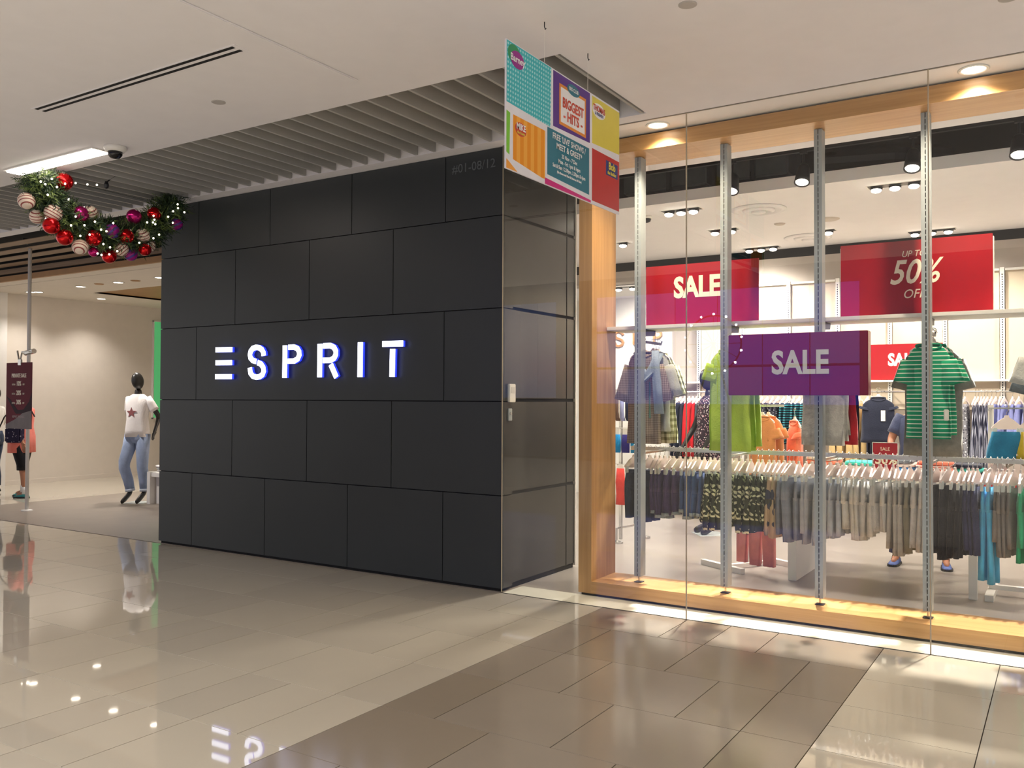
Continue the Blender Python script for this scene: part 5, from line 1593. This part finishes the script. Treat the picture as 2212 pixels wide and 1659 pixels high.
# black track spots in the void, turned to the window
tr = thing('spot_track', 'black lighting track in the ceiling void behind the oak head board', 'track', (-1.3, 7.72, 3.70))
MB().box(-2.6, 3.0, -0.018, 0.018, 0.0, 0.03).build('bar', M['darkmetal'], tr)
for x in (-2.3, 0.0, 2.2):
    MB().box(x - 0.008, x + 0.008, -0.008, 0.008, 0.03, 0.65).build('hanger_rod', M['darkmetal'], tr)
TILT = Matrix.Rotation(math.radians(-24), 4, 'X')
for i, (x, dx, w) in enumerate(((-2.535, 0.06, 'black track spot above the first SALE board, lit'), (-1.915, 0.12, 'black track spot before the third window post, lit'), (-1.045, -0.29, 'black track spot beside the fourth window post, lit'), (-0.30, -0.19, 'black track spot near the frame edge, lit'))):
    t = thing('track_spot', w, 'lamp', (x, 7.72, 3.70), 0, 'black track spots')
    MB().tube([(0, 0, 0), (0, 0, -0.10)], 0.010, 8).box(-0.03, 0.03, -0.02, 0.02, -0.015, 0.0).build('stem', M['darkmetal'], t)
    b = MB().lathe([(0, 0.09), (0.035, 0.085), (0.052, 0.05), (0.062, -0.06), (0.066, -0.10), (0.056, -0.10), (0.054, -0.075), (0, -0.075)], n=22).build('can', M['darkmetal'], t, True)
    b.matrix_local = Matrix.Translation((0, -0.02, -0.19)) @ TILT
    l = MB().lathe([(0, -0.092), (0.053, -0.092), (0.053, -0.08), (0, -0.08)], n=20).build('lens', M['lamp_on'], b)
    tgt = (x + dx, 5.64, 0)
    lamp('SPOT', 'window_spot', (x, 7.648, 3.385), 1700, SHOPW, tgt, spot_size=math.radians(30), spot_blend=0.35, shadow_soft_size=0.045)

# ------------------------------------------------------------------ hanging poster
PX = -2.381
po = thing('poster', 'square-on hanging poster of colourful panels on strings below the ceiling', 'poster', (PX, 4.35, 3.045))
py = lambda y: y - 4.35
pz = lambda z: z - 3.045
MB().box(-0.010, 0.0, py(3.690), py(5.012), pz(2.715), pz(3.374), 0.0015).build('board', pm('poster_board', (228, 228, 236), rough=0.35), po)
POSTM = {k: pm('print_' + k, c, rough=0.35, var=0.03) for k, c in dict(purple=(84, 42, 140), teal=(26, 116, 140), yellow=(224, 210, 84), red=(190, 40, 46), pink=(206, 24, 128), lime=(120, 200, 50), orange=(236, 160, 60), white=(240, 240, 242), plum=(150, 34, 140), green=(36, 150, 96), amber=(226, 140, 50), brick=(206, 70, 44), blue=(40, 60, 130)).items()}
POSTM['dots'] = cells('print_dots', (80, 186, 196), (170, 224, 226), scale=42, thr=0.28, rnd=0.0)
POSTM['ostripe'] = stripes('print_orange_stripe', (240, 172, 76), (232, 150, 50), 0.07, 'Y', 0.5)


def panel(pts, mat, d=0.0008, name='print_panel'):
    return MB().prism([(py(a), pz(b)) for a, b in pts], 'YZ', 0.0002, d).build(name, POSTM[mat], po)


def oval(cy, cz, ry, rz, mat, d):
    return panel([(cy + ry * math.cos(2 * PI * k / 28), cz + rz * math.sin(2 * PI * k / 28)) for k in range(28)], mat, d, 'print_oval')


def ptext(s, size, y, z, mat, bold=0.0, sx=1.0, rot=0.0, d=0.0035):
    me = text_mesh(s, size, mat, bold, depth=0.0003, sx=sx)
    o = place('lettering', me, po, (d, py(y), pz(z)), (PI / 2 + 0, 0, PI / 2))
    return o


panel([(3.694, 3.055), (4.138, 3.040), (4.146, 3.369), (3.694, 3.369)], 'dots')
oval(3.765, 3.315, 0.062, 0.05, 'green', 0.0012)
oval(3.795, 3.295, 0.066, 0.045, 'plum', 0.0018)
ptext('Barney', 0.050, 3.795, 3.295, POSTM['white'], 0.001)
panel([(4.168, 3.056), (4.606, 3.070), (4.606, 3.366), (4.168, 3.366)], 'purple')
panel([(4.235, 3.085), (4.555, 3.085), (4.555, 3.315), (4.235, 3.315)], 'amber', 0.0012)
panel([(4.252, 3.102), (4.538, 3.102), (4.538, 3.298), (4.252, 3.298)], 'white', 0.0018)
ptext('BIGGEST', 0.078, 4.395, 3.215, POSTM['brick'], 0.002, 0.84)
ptext('- HITS -', 0.078, 4.395, 3.145, POSTM['brick'], 0.002, 0.9)
oval(4.40, 3.318, 0.075, 0.032, 'teal', 0.0024)
ptext('BIG CLUB', 0.028, 4.40, 3.318, POSTM['white'], 0.0006, 0.9, d=0.0042)
panel([(4.636, 3.078), (5.008, 3.095), (5.008, 3.362), (4.636, 3.362)], 'yellow')
oval(4.725, 3.29, 0.085, 0.045, 'white', 0.0012)
ptext('THOMAS', 0.048, 4.725, 3.300, POSTM['brick'], 0.001, 0.8)
ptext('& FRIENDS', 0.026, 4.725, 3.268, POSTM['blue'], 0.0004, 0.9)
panel([(3.694, 2.80), (3.722, 2.79), (3.728, 3.005), (3.694, 3.012)], 'lime')
panel([(3.757, 2.775), (4.052, 2.742), (4.082, 2.742), (4.082, 3.005), (3.757, 3.005)], 'ostripe')
oval(3.83, 2.945, 0.056, 0.036, 'brick', 0.0012)
ptext('MIKE', 0.046, 3.83, 2.955, POSTM['white'], 0.0012, 0.9)
ptext('the Knight', 0.020, 3.83, 2.925, POSTM['yellow'], 0.0004, 0.9)
panel([(4.105, 2.775), (4.598, 2.760), (4.598, 3.035), (4.105, 3.035)], 'teal')
for s_, sz, z in (("FREE 'LIVE' SHOWS /", 0.047, 3.000), ('MEET & GREET*', 0.047, 2.953), ('25 Nov - 7 Dec', 0.031, 2.908), ('Mon - Fri: 1pm & 6pm', 0.031, 2.874), ('Sat & Sun: 12.30pm, 3.30pm & 6pm', 0.029, 2.840), ('(No Shows and Meet & Greet on 30 Nov)', 0.018, 2.810)):
    ptext(s_, sz, 4.352, z, POSTM['white'], 0.0006, 0.93)
panel([(4.636, 2.735), (5.008, 2.735), (5.008, 3.048), (4.636, 3.048)], 'red')
panel([(4.82, 2.93), (4.985, 2.93), (4.985, 3.02), (4.82, 3.02)], 'blue', 0.0012)
ptext('Bob', 0.062, 4.90, 2.990, POSTM['yellow'], 0.002, 0.95)
ptext('the Builder', 0.030, 4.90, 2.948, POSTM['yellow'], 0.0008, 0.9)
panel([(4.08, 2.718), (4.62, 2.718), (4.62, 2.732), (4.08, 2.752)], 'pink')
panel([(3.694, 2.718), (3.80, 2.718), (3.72, 2.755), (3.694, 2.765)], 'orange')
for y in (4.08, 4.59):
    MB().tube([(-0.005, py(y), pz(3.373)), (-0.005, py(y), pz(3.565))], 0.0012, 6).build('string', M['white'], po)
for y, w in ((4.08, 'little ceiling hook over the near half of the poster'), (4.59, 'little ceiling hook over the far half of the poster')):
    h = MB().tube([(PX - 0.005, y, 3.6), (PX - 0.005, y, 3.575), (PX - 0.005, y + 0.008, 3.562), (PX - 0.005, y + 0.016, 3.57)], 0.003, 8).build('ceiling_hook', M['darkmetal'])
    tag(h, w, 'hook', 'poster hooks')

# ------------------------------------------------------------------ Christmas garland
PATH = [(-7.65, 4.26, 3.49), (-7.65, 4.29, 3.40), (-7.65, 4.36, 3.27), (-7.65, 4.47, 3.18), (-7.65, 4.63, 3.12), (-7.65, 4.84, 3.08), (-7.65, 5.05, 3.07), (-7.65, 5.25, 3.12), (-7.65, 5.43, 3.25), (-7.65, 5.56, 3.42), (-7.65, 5.66, 3.55)]
ga = thing('garland', 'Christmas garland of dark fir sprigs slung under the slatted ceiling', 'garland', (-7.65, 4.95, 3.1))
GP = [Vector(p) - Vector((-7.65, 4.95, 3.1)) for p in PATH]
MB().tube(GP, 0.045, 10).build('core', pm('garland_core', (30, 40, 22), rough=0.9), ga)
rg = random.Random(11)
needles = [MB(), MB()]
for q in range(3600):
    f = rg.random() * (len(GP) - 1)
    i = int(f)
    c = GP[i].lerp(GP[i + 1], f - i)
    th = rg.uniform(0, 2 * PI)
    d = (GP[i + 1] - GP[i]).normalized()
    n1 = d.cross(Vector((1, 0, 0))).normalized()
    out = (Vector((1, 0, 0)) * math.cos(th) + n1 * math.sin(th)) + d * rg.uniform(-0.5, 0.5)
    out.normalize()
    L = rg.uniform(0.08, 0.21)
    mb = needles[0] if rg.random() < 0.72 else needles[1]
    for k in range(9):
        b = c + out * L * (0.25 + 0.75 * k / 8)
        side = out.cross(Vector((rg.uniform(-1, 1), rg.uniform(-1, 1), rg.uniform(-1, 1)))).normalized()
        tip = b + (side * 0.8 + out * 0.6) * rg.uniform(0.03, 0.06)
        w_ = out.cross(side) * 0.0052
        tri = [b - w_, b + w_, tip]
        for v_ in tri:
            v_.z = min(v_.z, 0.49)
        mb.add(tri, [(0, 1, 2)])
for k, nm in enumerate(('needles', 'pale_needles')):
    me = bpy.data.meshes.new(nm)
    me.from_pydata(needles[k].v, [], needles[k].f)
    me.materials.append(pm(nm, ((30, 54, 26), (92, 112, 52))[k], rough=0.6, var=0.3, scale=12))
    o = place(nm, me, ga)
    o['kind'] = 'stuff'
BALLS = [((-7.52, 4.441, 3.482), 0.079, 'r'), ((-7.60, 4.154, 3.264), 0.072, 's'), ((-7.52, 4.348, 3.183), 0.079, 's'), ((-7.50, 4.32, 3.063), 0.072, 'r'), ((-7.64, 4.27, 3.15), 0.063, 's'), ((-7.50, 4.59, 3.216), 0.070, 'm'), ((-7.56, 4.72, 3.25), 0.072, 's'), ((-7.52, 4.456, 2.985), 0.072, 'r'), ((-7.52, 4.601, 2.92), 0.070, 's'), ((-7.50, 4.715, 3.018), 0.074, 'r'), ((-7.56, 4.755, 2.90), 0.045, 'm'), ((-7.50, 4.90, 3.11), 0.070, 'v'), ((-7.49, 5.04, 3.085), 0.070, 'r'), ((-7.54, 5.153, 3.299), 0.070, 'm'), ((-7.52, 5.36, 3.359), 0.067, 'r'), ((-7.52, 5.615, 3.302), 0.062, 'v'), ((-7.54, 5.025, 2.965), 0.066, 's'), ((-7.60, 4.94, 2.89), 0.067, 'r'), ((-7.55, 5.13, 2.93), 0.063, 'v'), ((-7.50, 5.221, 3.12), 0.070, 's'), ((-7.56, 5.345, 3.045), 0.056, 's'), ((-7.48, 5.235, 2.985), 0.060, 'r')]
BM = {'r': pm('red_bauble', (196, 16, 22), rough=0.16, metal=0.75, var=0.05), 'm': pm('magenta_bauble', (186, 24, 112), rough=0.2, metal=0.7, var=0.05), 's': stripes('striped_bauble', (230, 214, 196), (150, 78, 74), 0.026, 'Z', 0.70, 0.4), 'v': stripes('violet_banded_bauble', (150, 30, 120), (84, 60, 140), 0.05, 'Z', 0.6, 0.25)}
BN = {'r': 'shiny red', 'm': 'magenta', 's': 'cream and pink striped', 'v': 'violet banded'}
cnt = {}
for (p, r, c) in sorted(BALLS, key=lambda b: b[0][1]):
    i = cnt.get(c, 0)
    cnt[c] = i + 1
    t = thing('bauble', '%s %s bauble along the garland, counted from the strip lamp' % (ORD[i], BN[c]), 'bauble', (p[0] - 0.05, p[1], p[2]), 0, 'baubles on the garland')
    t.rotation_euler = (rg.uniform(-0.5, 0.9), rg.uniform(-0.6, 0.6), 0)
    MB().sphere((0, 0, 0), r, 24, 16).build('ball', BM[c], t, True)
    MB().lathe([(0, r * 0.97), (0.012, r * 0.97), (0.012, r * 1.10), (0, r * 1.10)], n=10).build('cap', M['chrome'], t)
LEDS = [(4.161, 3.407), (4.21, 3.397), (4.262, 3.453), (4.235, 3.31), (4.44, 3.313), (4.317, 3.395), (4.485, 3.164), (4.447, 3.079), (4.564, 3.099), (4.548, 3.004), (4.666, 3.15), (4.618, 3.024), (4.734, 3.089), (4.794, 3.086), (4.848, 3.168), (4.759, 2.961), (4.828, 2.941), (4.71, 2.868), (4.728, 2.854), (4.829, 2.877), (4.912, 2.919), (5.133, 3.031), (5.28, 3.315), (5.296, 3.281), (5.301, 3.237), (5.26, 3.244), (5.333, 3.139), (5.293, 3.1), (5.445, 3.335), (5.513, 3.403), (5.61, 3.407), (5.555, 3.48), (5.572, 3.446), (4.498, 3.47), (4.392, 3.44), (4.586, 3.472), (5.195, 3.233), (5.499, 3.285), (4.679, 3.487)]
t = thing('string_lights', 'string of small warm white lights wound along the garland', 'lights', (-7.46, 4.95, 3.1))
bu = MB().sphere((0, 0, 0), 0.0085, 8, 6, (1, 1, 1.1)).mesh('bulb', em('bulb_glow', (255, 240, 205), 7.0))
for y, z in LEDS:
    place('bulb', bu, t, (rg.uniform(-0.03, 0.02), y - 4.95, z - 3.1))
MB().tube([(-0.03, y - 4.95, z - 3.1) for y, z in LEDS[:34]], 0.0015, 4).build('wire', pm('green_wire', (20, 36, 20), rough=0.7), t)

# ------------------------------------------------------------------ across the atrium, seen only mirrored in the glass
far = MB().box(-26, 14, -9.3, -9.0, -0.2, 10).build('wall_far', pm('far_facade', (92, 96, 110), rough=0.7, var=0.1, scale=0.6))
tag(far, kind='structure')
SCR = em('blue_glow', (96, 108, 255), 1.4, (30, 40, 90))
SCR2 = em('pale_glow', (120, 150, 255), 1.4, (40, 50, 90))
t = thing('blue_glow_wall', 'added blue glowing panels standing in for the blue-lit atrium behind the camera', 'screen', (-7.2, -8.98, 3.2))  # added glowing panels, so the glass mirrors the blue light of the atrium
for i in range(6):
    for j in range(3):
        MB().box(-3.3 + i * 1.1, -2.24 + i * 1.1, 0.0, 0.06, -1.75 + j * 0.95, -0.86 + j * 0.95).build('glow_panel', SCR if (i + j) % 3 else SCR2, t)
SCR3 = em('dim_display', (110, 150, 230), 0.75, (40, 50, 80))
t = thing('shop_window', 'bluish lit shop window across the atrium behind the camera', 'window', (-12.6, -8.98, 2.9))
for i in range(3):
    MB().box(-0.85 + i * 0.57, -0.31 + i * 0.57, 0.0, 0.05, -1.3, 1.3).build('window_pane', SCR3, t)
MB().box(-0.8, 1.5, 0.0, 0.12, 2.12, 2.18).build('light_strip', em('white_strip', (240, 240, 255), 6.0), t)
fw = thing('ferris_wheel', 'lit Ferris wheel ornament standing in the atrium behind the camera', 'ornament', (-6.85, -7.6, 0))
mb = MB()
mb.tube([(0.65 * math.cos(2 * PI * k / 36), 0, 2.84 + 0.65 * math.sin(2 * PI * k / 36)) for k in range(37)], 0.02, 6, False)
mb.build('rim', M['darkmetal'], fw)
mb = MB()
for k in range(12):
    mb.tube([(0, 0, 2.84), (0.65 * math.cos(2 * PI * k / 12), 0, 2.84 + 0.65 * math.sin(2 * PI * k / 12))], 0.008, 5)
mb.build('spokes', M['darkmetal'], fw)
fb = MB().sphere((0, 0, 0), 0.03, 10, 6).mesh('bulb', em('wheel_bulb', (235, 235, 255), 26.0))
for k in range(14):
    place('bulb', fb, fw, (0.68 * math.cos(2 * PI * k / 14 + 0.2), 0.03, 2.84 + 0.68 * math.sin(2 * PI * k / 14 + 0.2)))
MB().tube([(-0.8, 0, 0.0), (0, 0, 2.84), (0.8, 0, 0.0)], 0.04, 8).build('stand', M['darkmetal'], fw)
MB().box(-1.0, 1.0, -0.3, 0.3, 0.0, 0.04).build('base', M['darkmetal'], fw)
